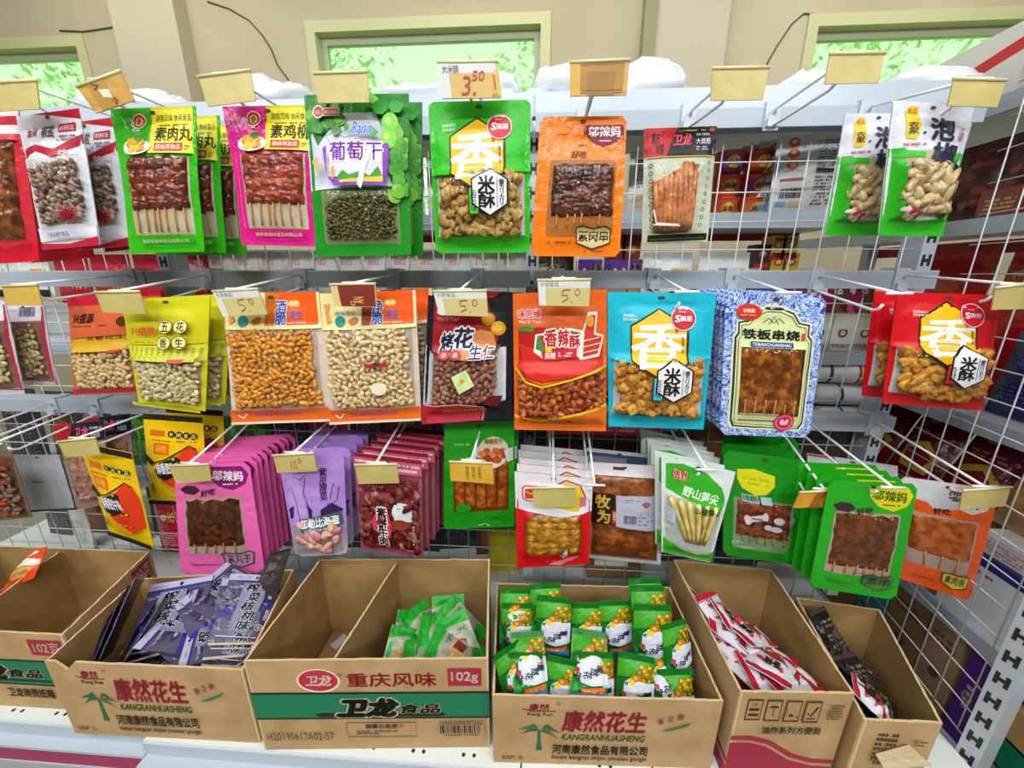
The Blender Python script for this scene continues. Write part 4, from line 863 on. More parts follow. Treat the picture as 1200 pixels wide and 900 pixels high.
o = bag(rice('#d4141e', '香辣味', '#c8202c', crisp, 13, '#d01828', .0145), [(1051, 342), (1174, 346), (1150, 481), (1033, 472)], -.215, label='red rice crisp bag with a yellow hexagon, nearer one of its pair', th=.02)
stack(o, 1, 'red rice crisp bag half hidden', 'red rice crisp bags', .05, 0)

# ---- third row
def d_brown(A, B, S):
    S.win = (4, 10, 96, 96, .008); B.R(2, 8, 98, 97, '#6a4a34')
    return '#7c6450', '#7c6450', kid(('dried_pieces', scatter(S, [(10, 20), (90, 20), (90, 90), (10, 90)], .012, 1.5, 41, (1, .7, .4), .6, [mixnut[0], spicy[0]], .3, 90), True), ('clear_window', window_patch(S, clt), False))
bag(d_brown, [(-45, 522), (14, 530), (38, 606), (-20, 612)], -.17, label='brown see-through bag cut by the left edge in the third row')
def d_silver(A, B, S): A.R(30, 44, 55, 46, '#4a4a52'); A.R(0, 96, 100, 100, '#2a2a34'); A.R(97, 0, 100, 100, '#2a2a34'); return '#b4b6be', '#9a9ca6', []
bag(d_silver, [(15, 533), (72, 533), (91, 597), (34, 600)], -.10, label='plain silver foil bag seen from its back in the third row', th=.006)
def d_wl(A, B, S):
    p = skew(S, 14, 30, 92, 92, 3, 5, mottled('pale_strip', '#8a5a44', '#b98a70', 60, .3, 110, .5), None, (0, 0), .006, 43)
    A.R(0, 0, 100, 22, '#1c1c2c'); A.P([(0, 0), (36, 0), (24, 22), (0, 22)], '#c01c28'); A.T('卫龙', 38, 5, 66, 17, '#e0506a', .06, .1); A.micro(70, 5, 96, 10, '#b8bcd0', 1, 3); A.T('大面筋', 72, 12, 92, 18, '#d0d4e0'); A.E(20, 76, 8, 8, '#c89a8c'); A.micro(30, 82, 80, 86, '#d8c0b8', 1, 2); return '#a08078', '#5a5a60', p
o = bag(d_wl, [(64, 498), (122, 492), (129, 590), (92, 597)], -.11, label='clear bag of pale strips with dark header, nearer one behind the yellow beef bag', th=.008)
stack(o, 1, 'clear bag with dark header half hidden', 'clear strip bags in the third row', .05, .02)
def d_beef(A, B, S):
    A.R(0, 0, 100, 6, '#23201a')
    A.R(12, 16, 38, 22, '#e0701c'); A.T('肥牛', 20, 30, 44, 40, '#e8601c', .04); A.R(18, 29, 46, 41, '#e86a1c'); A.T('麻辣', 22, 31, 42, 39, '#f2b82a', .03)
    for k, ch in enumerate('休闲食品'): x = 50 + k * 12; A.E(x, 19 + k * .4, 5.8, 5.8, '#1c1a14'); A.T(ch, x - 3.4, 17 + k * .4, x + 3.4, 21.4 + k * .4, '#e8d8a0', .02)
    A.micro(16, 25, 90, 27, '#7a6410', 1, 3); A.P([(60, 42), (78, 31), (90, 34), (98, 48), (97, 76), (66, 86), (28, 70), (40, 66), (62, 66)], '#e23c14'); A.L([(2, 44), (20, 50), (40, 46), (66, 36), (80, 30), (90, 34)], 2.4, '#1c1a14')
    A.P([(0, 44), (22, 50), (14, 54), (0, 50)], '#1c1a14'); A.P([(24, 52), (60, 42), (66, 44), (62, 62), (38, 70), (26, 66)], '#1c1a14'); A.P([(20, 58), (66, 46), (66, 58), (24, 66)], '#1c1a14'); A.T('麻香肥牛味', 24, 49, 66, 61, '#e8e6f0', .06, 0, False, None, -8)
    A.L([(26, 67), (50, 64), (70, 62)], 2.6, '#1c1a14'); A.E(72, 63, 4.4, 4.4, '#1c1a14'); A.E(72, 63, 3, 3, '#e0b01c'); A.E(56, 44, 4, 4, '#1c1a14'); A.E(56, 44, 2.6, 2.6, '#e0b01c'); A.micro(48, 76, 76, 79, '#f2a05a', 1, 4); A.L([(30, 72), (62, 88), (92, 80)], 1, '#1c1a14'); A.P([(8, 76), (14, 74), (16, 84), (10, 86)], '#8a6a10'); A.R(0, 95, 100, 100, '#23201a'); A.micro(24, 88, 60, 90, '#a8840e', 1, 2); return '#f0c40c', '#2a261c', []
bag(d_beef, [(92, 518), (154, 531), (181, 643), (130, 625)], -.215, label='yellow and black beef flavour bag hanging askew, the lower left one of the two', th=.014, group='yellow and black beef bags')
o = bag(d_beef, [(168, 484), (238, 489), (243, 592), (177, 589)], -.16, label='yellow and black beef flavour bag hanging straight behind the pink skewer bags', th=.012, group='yellow and black beef bags')
stack(o, 1, 'yellow and black beef bag showing only its edge', 'yellow and black beef bags', .05, .012)
def mama(c1, cq, ct, food, ncol, sx, sy, seed, lab, fl, win=(14, 30, 82, 72), band=None, hh=.0035):
    def d(A, B, S):
        x0, y0, x1, y1 = win; p = skew(S, x0, y0, x1, y1, ncol, 4, food, sx, sy, hh, seed); B.RR(x0 - 2, y0 - 2, x1 + 2, (sy[1] if sx else y1) + 2, 4, '#b59a8c')
        if band: A.P([(0, 0), (100, 0), (100, 14), (50, 22), (0, 24)], band)
        A.P([(46, 3), (90, 3), (97, 10), (92, 18), (76, 22.5), (58, 19), (48, 11)], cq); A.T('邬辣妈', 51, 6.5, 90, 14.5, ct, .05, 0, False, None, 4); A.micro(60, 16.5, 84, 18.5, ct, 1, 2)
        A.P([(8, 20), (16, 17), (28, 18), (34, 22), (26, 25), (14, 24)], '#40202c' if not band else c1); A.T('好吃', 34, 21, 54, 26, '#3a1420', .04, .2, False, None, -8)
        A.P([(54, 78), (62, 76.5), (74, 78), (86, 76.5), (92, 79), (90, 90), (74, 94), (56, 89)], '#5a3a34'); A.P([(56, 79), (62, 77.8), (74, 79.2), (86, 77.8), (90.4, 79.6), (88.6, 89), (74, 92.8), (57.6, 88)], fl); A.T(lab, 60, 80, 87, 88.5, '#3a1a3c', .03); A.micro(16, 89, 50, 91, '#7a2a5a' if not band else '#8a2c08', 1, 5, .95); return c1, c1, p
    return d
o = bag(mama('#f06ab2', '#8a1470', '#f4e4f0', glaze_d, 5, [22, 36, 48, 58, 72], (68, 78), 51, '素丸子', '#b08a9a'), [(204, 545), (292, 541), (311, 671), (212, 673)], -.22, label='pink bag of dark meatball skewers, frontmost of the long stack on its hook', rnd=.08, th=.006)
stack(o, 8, 'pink meatball skewer bag', 'pink meatball skewer bags', .021, 0, 0)
def d_cashew(A, B, S):
    S.win = (6, 64, 94, 97, .006); B.P([(0, 66), (100, 60), (100, 100), (0, 100)], '#b9b0bc')
    p = kid(('cashews', scatter(S, [(20, 72), (50, 68), (88, 66), (88, 90), (40, 94), (22, 88)], .016, 1.5, 53, (1.1, .6, .5), .25, [mottled('purple_cashew', '#a8606c', '#d89a94', 60, .35), mottled('cashew_cream', '#c98a7c', '#e8c4a0', 60, .35)], .25, 14, .4, True), True), ('clear_window', window_patch(S, clt), False))
    A.P([(0, 0), (100, 0), (100, 60), (60, 63), (0, 66)], '#b48ad8'); A.T('紫皮腰果', 62, 12, 74, 42, '#3a1c50', .04, 0, True); A.P([(4, 34), (10, 22), (20, 16), (30, 20), (34, 40), (40, 60), (8, 62)], '#c09ae0')
    A.L([(6, 34), (14, 28), (20, 40), (24, 60)], 1.2, '#3c2458'); A.L([(40, 20), (36, 34), (44, 50)], 1.2, '#3c2458'); A.L([(20, 18), (30, 22), (40, 18)], 1.2, '#3c2458'); A.L([(78, 40), (84, 26), (88, 32), (92, 30), (88, 42), (80, 46)], 1.0, '#3c2458'); A.P([(4, 50), (16, 46), (12, 58), (4, 60)], '#332048'); A.P([(40, 44), (48, 50), (46, 60), (42, 60)], '#332048'); A.P([(62, 50), (80, 44), (96, 52), (92, 58), (62, 60)], '#332048'); A.micro(70, 44, 82, 47, '#5a3c78', 1, 2)
    A.P([(22, 59), (94, 53), (96, 66), (26, 72)], '#4c5a64'); A.T('加勒比海盗', 26, 57.5, 90, 66, '#f0f2f4', .05, 0, False, ('#2c3840', .04), -4); A.T('CARIBBEAN PIRATES', 32, 67, 88, 70, '#d0d8dc', .02, 0, False, None, -3); A.E(24, 64, 6, 5, '#e8a8b0'); return '#b48ad8', '#a07cc8', p
o = bag(d_cashew, [(326, 534), (403, 531), (408, 649), (347, 652)], -.22, label='lilac bag of purple skinned cashews, frontmost on its hook', rnd=.12, th=.012)
stack(o, 4, 'lilac cashew bag', 'lilac cashew bags', .034, 0, 0)
def d_beefcake(A, B, S):
    S.win = (4, 20, 96, 94, .013); B.R(3, 18, 97, 95, '#84444a')
    r = random.Random(8)
    p = kid(('dried_pieces', scatter(S, [(8, 34), (92, 24), (92, 88), (10, 90)], .018, 1.7, 55, (1, .7, .25), .8, [mottled('dark_beef', '#5a1c1c', '#8c3a34', 60, .25), mottled('pale_beef', '#74302c', '#b87c74', 60, .25)], .2, 60, .5, True), True), ('clear_window', window_patch(S, clear_film('#f0c8cc', .06, .08)), False))
    A.P([(0, 0), (100, 0), (100, 17), (0, 15)], '#c05a74'); A.R(0, 0, 100, 3.4, '#8c1428'); A.micro(3, 5, 97, 14, '#f0d0d8', 2, 9, .95); A.R(0, 15, 100, 16.6, '#8c1428')
    A.P([(34, 52), (44, 46), (54, 54), (58, 68), (52, 80), (40, 84), (30, 72), (26, 62)], '#d83a64'); A.T('素饼牛肉', 36, 46, 50, 88, '#2a0c14', .06, 0, True, ('#f4ecec', .10)); A.E(74, 49, 15, 17, '#dcdfe6'); A.P([(62, 42), (84, 42), (88, 58), (62, 58)], '#dcdfe6'); A.E(70, 62, 14, 9, '#8c3c1c'); A.E(16, 56, 12, 9, '#7c2c1c'); A.micro(88, 60, 92, 84, '#e8d0d0', 8, 2)
    A.R(66, 90, 92, 93, '#c8b8bc'); A.P([(0, 94), (100, 95), (100, 100), (0, 100)], '#c8406c'); return '#a8586a', '#8c3c4c', p
o = bag(d_beefcake, [(414, 530), (494, 540), (496, 652), (424, 641)], -.22, label='clear and dark red bag of beef flavoured pieces, frontmost on its hook', th=.010)
stack(o, 5, 'clear and dark red beef flavour bag', 'clear and dark red beef flavour bags', .032, .006, 0)
def d_tofu(A, B, S):
    S.win = (14, 24, 94, 84, .008); mb = MB(); B.R(14, 32, 92, 82, '#7a3c10'); out = []
    for k in range(5): out.append(('tofu_strip', meat(S, 17 + k * 15, 36, 30.5 + k * 15, 79, 1, 2, .006, tofu_m, 60 + k, 1, .3), False))
    out.append(('clear_window', window_patch(S, cl), False))
    A.E(70, 26, 22, 22, '#e4dcc0'); A.R(48, 24, 92, 32, '#e4dcc0')
    r = random.Random(3)
    for k in range(24): A.E(50 + r.random() * 38, 24 + r.random() * 9, 5, 4, ['#b5521c', '#d87a34', '#8c3a10'][k % 3])
    A.T('麻辣豆干', 58, 14, 84, 18.5, '#b5601c', .03); A.micro(12, 17, 40, 20, '#9adc8a', 1, 2); A.P([(28, 30), (40, 28), (38, 34), (30, 34)], '#a8dcd8'); A.P([(86, 24), (98, 22), (98, 34), (90, 34)], '#dcdcdc'); A.micro(60, 86, 92, 90, '#1a7a1a', 2, 3); A.E(30, 76, 11, 8, '#1fa01c'); A.L([(50, 96), (60, 94), (66, 97)], 1.2, '#c8f0c0'); return '#22a81c', '#179014', out
o = bag(d_tofu, [(521, 495), (603, 493), (603, 617), (520, 620)], -.14, label='green bag of braised tofu strips, front one on its hook', th=.010)
stack(o, 1, 'green braised tofu bag showing only its lower edge', 'green braised tofu bags', .03, .008, -.010)
def d_redwhite(A, B, S):
    p = skew(S, 14, 40, 86, 84, 5, 6, mottled('soy_pieces', '#8c560c', '#d09a2c', 60, .14, 80, .7, '#b0761a'), None, (0, 0), .006, 71); B.R(12, 40, 88, 86, '#8a5c1c')
    A.P([(0, 0), (100, 0), (100, 37), (60, 40), (0, 36)], '#e6e4e8'); A.P([(0, 36), (40, 38), (14, 44), (10, 60), (16, 84), (30, 94), (60, 92), (84, 84), (90, 60), (88, 44), (80, 40), (100, 36), (100, 100), (0, 100)], '#d8141c') if False else None
    for pts in ([(0, 36), (26, 38), (13, 46), (11, 70), (16, 88), (0, 92)], [(100, 36), (84, 39), (88, 56), (88, 72), (84, 86), (100, 90)], [(0, 86), (30, 90), (60, 88), (100, 84), (100, 100), (0, 100)]): A.P(pts, '#d8141c')
    A.P([(50, 14), (66, 6), (84, 10), (90, 24), (82, 36), (54, 32)], '#e8cc1c'); A.L([(50, 12), (66, 4), (84, 8), (92, 22)], 2.2, '#c02430'); A.RR(9, 12, 42, 27, 6, '#c8242c'); A.RR(10.5, 13, 40.5, 26, 5, '#f0d8d0'); A.P([(13, 16), (24, 14.5), (24, 24), (13, 25)], '#d0402c'); A.L([(14, 18), (20, 20), (26, 17.5)], 2, '#e8c02c'); A.T('好味', 27, 15, 39, 24, '#c8303c', .03); A.R(84, 20, 92, 30, '#d87a80'); A.E(68, 22, 9, 7, '#d8b41c'); A.P([(60, 84), (68, 74), (70, 86), (64, 90)], '#dcdce0'); A.micro(40, 92, 80, 94, '#f0a0a0', 1, 4); A.P([(44, 97), (84, 86), (90, 87), (60, 99)], '#e88a94'); return '#d8141c', '#c8d0d0', p
o = bag(d_redwhite, [(603, 552), (695, 561), (690, 660), (606, 665)], -.22, label='red and white bag of soy braised pieces, frontmost on its hook', th=.010)
stack(o, 4, 'red and white soy snack bag', 'red and white soy snack bags', .036, .002, 0)
def d_sheet(A, B, S):
    p = skew(S, 4, 12, 93, 94, 2, 3, sheet_m, None, (0, 0), .006, 73); B.R(2, 10, 94, 96, '#7c461c')
    A.R(0, 0, 100, 11, '#d2ccd0'); A.R(94, 0, 100, 100, '#d8d6da'); A.R(0, 95.5, 100, 100, '#d8d6da'); A.R(34, 3, 50, 6, '#6a1c18'); A.P([(2, 27), (34, 26), (34, 57), (2, 58)], '#1c1a18'); A.T('牧', 8, 28, 28, 41, '#d8a83c', .05, .1); A.T('为', 10, 43, 28, 56, '#d8a83c', .05, .1); A.R(30, 42, 38, 56, '#b5242c'); A.T('豆干', 31.5, 44, 36.5, 54, '#f0d0c8', .02, 0, True)
    A.P([(36, 27), (93, 26), (93, 61), (36, 58)], '#b9b8cc'); A.micro(44, 30, 70, 34, '#8a7a80', 2, 2); A.P([(70, 34), (78, 31), (84, 34), (77, 38)], '#a8586c'); A.barcode(46, 46, 64, 54, '#4a4a5a', 4, None); A.micro(66, 42, 90, 56, '#8c8ca4', 4, 6, .5); return '#a08068', '#4a5468', p
o = bag(d_sheet, [(690, 541), (774, 546), (774, 661), (690, 653)], -.17, label='clear bag of brown tofu sheet with gold characters on black, front one on its hook', th=.008)
def d_slate(A, B, S): A.R(0, 8, 60, 30, '#7c8494'); A.R(0, 0, 100, 4, '#c8ccd4'); return '#4c5a70', '#4c5a70', []
bag(d_slate, [(684, 524), (768, 533), (768, 630), (684, 620)], -.11, label='slate grey bag back showing above the brown tofu sheet bag', th=.006)
def d_bamboo(A, B, S):
    S.win = (6, 36, 94, 92, .009); B.R(3, 36, 97, 92, '#cdd8d2'); mb = MB()
    for k in range(6):
        x0, x1 = 12 + k * 14, 44 + k * 6.4
        mb.tube([S(x0 / 100 + (x1 - x0) / 100 * q, (37 + 43 * q) / 100, .004 + .001 * (k % 2)) for q in (0, .2, .4, .6, .8, 1)], [.0055, .0062, .006, .0055, .0048, .003], [mottled('bamboo_shoot', '#cbb04a', '#e8d888', 60, .3)][0], 8)
    p = [('bamboo_shoots', mb, False), ('clear_window', window_patch(S, clt), False)]
    A.P([(6, 6), (30, 3), (62, 7), (86, 18), (96, 30), (92, 40), (60, 38), (30, 34), (6, 30)], '#36ae24'); A.E(26, 14, 12, 10, '#8c1c20'); A.E(26, 14, 10.8, 9, '#3aa02c'); A.T('傲野', 17, 10, 35, 18, '#b5242c', .05, 0, False, ('#f0e8d8', .04)); A.T('野山笋尖', 30, 24, 84, 34, '#e8f6dc', .05, .1, False, None, 6); A.T('山椒笋尖', 48, 39, 90, 46, '#1c4a2c', .04, 0, False, None, 3); A.R(6, 46, 20, 62, '#b8c8cc'); A.micro(6, 50, 30, 74, '#a0b0b8', 5, 5, .5)
    A.P([(0, 82), (20, 84), (40, 90), (70, 92), (100, 86), (100, 98.5), (0, 99)], '#3fb52a'); A.R(0, 0, 2, 100, '#e4eae6'); return '#dde4e2', '#d0dad6', p
o = bag(d_bamboo, [(775, 534), (862, 553), (832, 659), (775, 646)], -.22, label='white and green bag of yellow bamboo shoots, frontmost on its hook', th=.010)
stack(o, 5, 'white and green bamboo shoot bag', 'white and green bamboo shoot bags', .030, -.002, 0)
def d_dog(A, B, S):
    p = skew(S, 16, 42, 84, 76, 6, 3, mottled('red_brown_curd', '#5a2010', '#94482c', 70, .15, 90, .9), [24, 34, 44, 54, 64, 78], (72, 82), .005, 81); B.R(12, 40, 88, 90, '#7a9a70')
    A.P([(16, 15), (36, 13), (62, 17), (62, 26), (52, 34), (38, 36), (22, 31), (16, 23)], '#d8d41c'); A.micro(22, 20, 56, 28, '#b8b010', 2, 3); A.barcode(22, 36.5, 40, 41, '#2c5a34', 5, '#9ac0c0'); A.R(44, 36, 58, 42, '#9ac4c0')
    A.P([(22, 56), (24, 53), (30, 54), (44, 51), (48, 48), (52, 51), (51, 56), (46, 56), (32, 59), (28, 62), (24, 61)], '#d6ccd4'); A.micro(28, 54, 48, 57, '#4a4450', 1, 2); A.E(66, 55, 7, 5, '#c9c4cc'); A.E(84, 55, 5, 6, '#b9bcc8'); A.E(52, 62, 5, 4, '#c9bcc8'); A.E(62, 63, 8, 4, '#c9bcc8'); A.E(28, 84, 18, 8, '#a8c8a0'); A.L([(20, 90), (84, 92)], .8, '#3a9a34'); return '#1c8c1c', '#157a18', p
o = bag(d_dog, [(848, 527), (945, 540), (934, 662), (847, 650)], -.19, label='dark green bag of red brown skewers with a white bone print, frontmost on its hook', rnd=.06, th=.008)
stack(o, 3, 'dark green bone print skewer bag', 'dark green bone print skewer bags', .03, .012, .004)
o = bag(mama('#22a81c', '#e0d41c', '#2a5a14', mottled('brown_bean_curd', '#4a2008', '#7c4012', 70, .15, 90, .9), 6, [20, 34, 46, 56, 68, 78], (70, 80), 83, '素串', '#3f8c34', (14, 27, 84, 74)), [(972, 563), (1076, 567), (1049, 703), (948, 687)], -.27, label='bright green bag of brown skewers with a yellow half circle, frontmost on its hook', rnd=.06, th=.006)
stack(o, 3, 'bright green skewer bag with yellow half circle', 'bright green skewer bags', .026, -.003, 0)
bag(mama('#f05a14', '#e6dcd8', '#3a3c4c', mottled('orange_strip', '#8a3208', '#c46a24', 60, .15, 80, .8), 3, [30, 50, 70], (62, 76), 85, '素肉条', '#d8cc3c', (10, 30, 84, 64), '#d6d8de'), [(1056, 558), (1172, 574), (1136, 704), (1052, 677)], [-.22, -.27, -.26, -.22], label='orange bag of brown glazed strips with a white top at the lower right', rnd=.04, th=.012)
def d_whitebag(A, B, S): A.T('餐巾纸', 44, 30, 92, 60, '#9ab0c8', .05); A.E(38, 20, 14, 10, '#8ab0d0'); A.R(0, 0, 30, 3, '#c05060'); return '#d3d8da', '#c8d0d2', []
bag(d_whitebag, [(946, 531), (1052, 546), (1050, 620), (946, 612)], -.09, label='white packet with pale blue print hanging behind the green skewer bags', th=.01)
# ------------------------------------------------------------------ cardboard boxes on the deck
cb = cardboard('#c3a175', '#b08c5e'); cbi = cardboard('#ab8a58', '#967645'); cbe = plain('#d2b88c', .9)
ZD = .3505
def panel(p0, p1, z0, zt, th, name, parent, org, outer, inner, art=None, seed=0, notch=None, ragged=.0016):
    """upright cardboard panel from p0 to p1 (outside seen with p0 on the left), its rim torn a little"""
    p0 = Vector((p0[0], p0[1], 0)) - org * 1; p1 = Vector((p1[0], p1[1], 0)) - org; p0.z = p1.z = 0
    d = (p1 - p0).normalized(); n = Vector((d.y, -d.x, 0)); N = 40; mb = MB(); r = random.Random(seed); tops = []
    for i in range(N + 1):
        t = i / N; z = (zt[0] * (1 - t) + zt[1] * t if isinstance(zt, (list, tuple)) else zt) + ragged * noise.noise((t * 14, seed * 3.1, 0)) + r.uniform(-1, 1) * ragged * .4
        if notch:
            a, w, dp = notch; e = abs(t - a) / w
            if e < 1: z -= dp * (1 - e)
        tops.append(z)
    F = []; B = []
    for i in range(N + 1):
        p = p0 + (p1 - p0) * (i / N); F.append((p + Vector((0, 0, z0)), p + Vector((0, 0, tops[i])))); q = p - n * th; B.append((q + Vector((0, 0, z0)), q + Vector((0, 0, tops[i]))))
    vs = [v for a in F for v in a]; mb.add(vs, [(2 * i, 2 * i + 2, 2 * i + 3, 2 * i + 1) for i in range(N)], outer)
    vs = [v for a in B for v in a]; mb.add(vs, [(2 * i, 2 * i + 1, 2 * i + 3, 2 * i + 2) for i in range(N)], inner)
    vs = [v for i in range(N + 1) for v in (F[i][1], B[i][1])]; mb.add(vs, [(2 * i, 2 * i + 2, 2 * i + 3, 2 * i + 1) for i in range(N)], cbe)
    mb.add([F[0][0], F[0][1], B[0][1], B[0][0]], [(0, 1, 2, 3)], cbe); mb.add([F[N][0], F[N][1], B[N][1], B[N][0]], [(3, 2, 1, 0)], cbe)
    if art:
        L = (p1 - p0).length; zm = (zt[0] + zt[1]) / 2 if isinstance(zt, (list, tuple)) else zt; H = zm - z0
        A = Art(H / L); art(A); A.emit(mb, lambda u, v, o=0: p0 + (p1 - p0) * u + Vector((0, 0, zm - H * v)) + n * o, (), (), .0004, .00018, lambda h: plain(h, .7), False)
    return mb.build(name, parent)
def carton(plan, zr, label, front=None, left=None, right=None, divider=None, notch=None, zb=ZD, group=None, seed=1, zback=None, flaps=True):
    """plan: FL, FR, BR, BL corners (x, y); zr rim height"""
    c = sum((Vector((p[0], p[1], 0)) for p in plan), Vector()) / 4; org = Vector((c.x, c.y, 0)); o = empty('cardboard_box', (c.x, c.y, 0), label, 'cardboard box', group)
    fl, fr, br, bl = plan; th = .0042; zk = zback or zr
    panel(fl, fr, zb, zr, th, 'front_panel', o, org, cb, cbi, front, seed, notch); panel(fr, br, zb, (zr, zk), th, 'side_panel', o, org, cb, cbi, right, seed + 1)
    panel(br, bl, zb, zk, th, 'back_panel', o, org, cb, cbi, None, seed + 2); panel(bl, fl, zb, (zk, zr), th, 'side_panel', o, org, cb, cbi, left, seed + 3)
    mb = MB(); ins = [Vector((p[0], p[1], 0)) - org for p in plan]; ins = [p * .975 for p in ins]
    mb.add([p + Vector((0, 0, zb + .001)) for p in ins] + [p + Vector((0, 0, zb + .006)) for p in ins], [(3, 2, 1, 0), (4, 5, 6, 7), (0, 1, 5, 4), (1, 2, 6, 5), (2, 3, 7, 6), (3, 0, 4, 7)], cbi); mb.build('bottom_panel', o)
    if divider:
        (a, b) = divider; L = lambda p, q, t: (p[0] + (q[0] - p[0]) * t, p[1] + (q[1] - p[1]) * t); P, Q = L(fl, fr, a), L(bl, br, b); P = (P[0] + (Q[0] - P[0]) * .02, P[1] + (Q[1] - P[1]) * .02); Q = (P[0] + (Q[0] - P[0]) * .97, P[1] + (Q[1] - P[1]) * .97)
        panel(P, Q, zb + .006, (zr - .008, zk - .006), .004, 'divider', o, org, cbi, cbi, None, seed + 4)
    return o
def rim(pts, z): return [tuple(atz(p[0], p[1], z)[:2]) for p in pts]
def art_wl(A):
    A.E(29, 21.5, 9, 6.6, '#efe6dc'); A.E(29, 21, 8.2, 5.8, '#c02a34'); A.T('卫龙', 23.5, 15.5, 34.5, 26.5, '#f4e8e0', .05, .2); A.ring(38, 15, .9, .9, .3, '#7a4a30'); A.T('重庆风味', 41, 13.5, 78, 28, '#b5262a', .03)
    A.R(83, 9, 97, 28, '#a81f30'); A.T('102g', 84.5, 13, 95.5, 25, '#f2e8e0', .03)
    A.P([(0, 33), (100, 34), (100, 64), (0, 63)], '#14140f'); A.P([(0, 35), (100, 36), (100, 62), (0, 61)], '#0b7a52')
    A.P([(25, 58), (28, 56), (80, 57), (82, 59), (79, 61), (27, 60.5)], '#14140f'); A.T('卫龙', 35, 41, 61, 60, '#14140f', .10, .25, False, ('#d8c8a0', .05)); A.T('食品', 62, 47, 79, 57, '#14140f', .05, .2, False, ('#cdbc90', .04))
    A.L([(38, 67), (68, 67.4), (68, 84), (38, 83.6), (38, 67)], .35, '#4a3216'); A.T('健康の品质', 46, 69, 60, 74, '#3a2814', .03); A.P([(60, 69), (63, 71), (60, 74), (61.5, 71)], '#b8342c'); A.micro(42, 76, 64, 81, '#6a4c28', 2, 3)
    A.T('大面筋', 78, 65.5, 84, 69, '#2a2014'); A.T('(调味面制品)', 85, 65.5, 97, 69, '#2a2014'); A.barcode(78.5, 71, 96.5, 80, '#1c1812', 7, '#b5946a'); A.T('6 935284 412789', 80, 81, 95, 83.5, '#2a2014'); A.T('H20190617A02-57', 3, 77, 32, 86, '#5a4326', .0)
def palm(A, x, y, s, c):
    A.P([(x - .8 * s, y), (x + .3 * s, y), (x + .5 * s, y + 14 * s), (x + 1.4 * s, y + 30 * s), (x - 1.6 * s, y + 30 * s), (x - .9 * s, y + 15 * s)], c)
    for dx, dy, k in ((-9, 4, -9), (-10, -4, -8), (-5, -9, -10), (6, -8, -10), (10, -1, -8), (9, 8, -6)): A.P([(x, y), (x + dx * .5 * s, y + (dy + k) * .55 * s), (x + dx * s, y + (dy + 3) * s), (x + dx * .55 * s, y + (dy - 1) * .6 * s)], c)
def art_kr(A):
    A.T('康然', 16, 10, 25, 20, '#a8303c', .05, .1); A.L([(13, 17), (18, 21), (28, 20)], .8, '#a8303c'); A.ring(29, 9, .9, .9, .3, '#8a6a4a'); A.T('Kang Ran', 15.5, 22, 26.5, 28, '#4a6a3a', .02)
    A.T('康然花生', 31, 18, 68, 48, '#b0323c', .06, .12); A.T('KANGRANHUASHENG', 31, 52, 68.5, 61, '#4a7a40', .03, .25)
    palm(A, 21, 48, 1.0, '#1f6a45'); A.T('河南康然食品有限公司', 27, 67, 70, 81, '#3a2c18', .035); A.T('henan kangran shipin youxian gongsi', 27, 83, 70, 91, '#3a2c18', .02); A.micro(4, 86, 14, 92, '#7a5c34', 2, 3)
    for k, ch in enumerate('香又脆'): A.T(ch, 73 + k * 4.2, 25 - k * 4, 75.5 + k * 4.2, 33 - k * 4, '#b0505a', .03)
    A.P([(74, 42), (80, 37), (88, 28), (86, 34), (79, 41)], '#2a7a3c')
def lab102(x0, y0, x1, y1):
    def f(A): A.R(x0, y0, x1, y1, '#a02432'); A.T('102克', x0 + 1.5, y0 + 3, x1 - 1.5, y1 - 3, '#dcc0a8', .03)
    return f
def art_a(A):
    A.R(81, 7, 98, 27, '#a02432'); A.T('102克', 83, 10, 96, 24, '#e6d2c0', .03); A.R(0, 34, 100, 68, '#14140f'); A.R(0, 36, 100, 66, '#0b7a52'); A.T('卫龙', 40, 42, 64, 60, '#14140f', .10, .25, False, ('#d8c8a0', .05)); A.T('食品', 65, 46, 82, 57, '#14140f', .05, .2, False, ('#cdbc90', .04)); A.P([(30, 60), (84, 60), (86, 62), (32, 63)], '#14140f')
    A.T('卫龙商贸纸箱', 60, 72, 84, 84, '#2a2014', .03); A.P([(87, 70), (94, 69), (95, 86), (92, 90), (90, 84), (88, 88)], '#2c2a34')
a_r = [(x - .012, y + .006) for x, y in rim([(75, 748), (178, 648)], .568)]; a_plan = [(a_r[0][0] - .46, a_r[0][1] - .005), a_r[0], a_r[1], (a_r[1][0] - .46, a_r[1][1] - .005)]
carton(a_plan, .568, 'green banded cardboard box at the far left with a divider and one orange packet', art_a, None, lab102(72, 4, 96, 30), (.44, .44), None, ZD, 'green banded cardboard boxes', 11)
b_plan = rim([(52, 775), (282, 795), (345, 670), (162, 681)], .552); b_plan[1] = (min(b_plan[1][0], -.563), -.459)
carton(b_plan, .552, 'cardboard box with red lettering and palm tree holding purple grey pouches', art_kr, None, None, None, (.10, .05, .02), ZD, 'palm tree cardboard boxes', 12, .56)
c_plan = rim([(285, 775), (572, 772), (574, 655), (375, 655)], .59)
carton(c_plan, .59, 'green banded cardboard box in the middle with a divider, half empty', art_wl, None, None, (.36, .46), None, ZD, 'green banded cardboard boxes', 13)
d_plan = rim([(577, 815), (848, 822), (785, 688), (582, 683)], .532)
carton(d_plan, .532, 'cardboard box with red lettering and palm tree full of green peanut sachets', art_kr, None, None, None, None, ZD, 'palm tree cardboard boxes', 14)
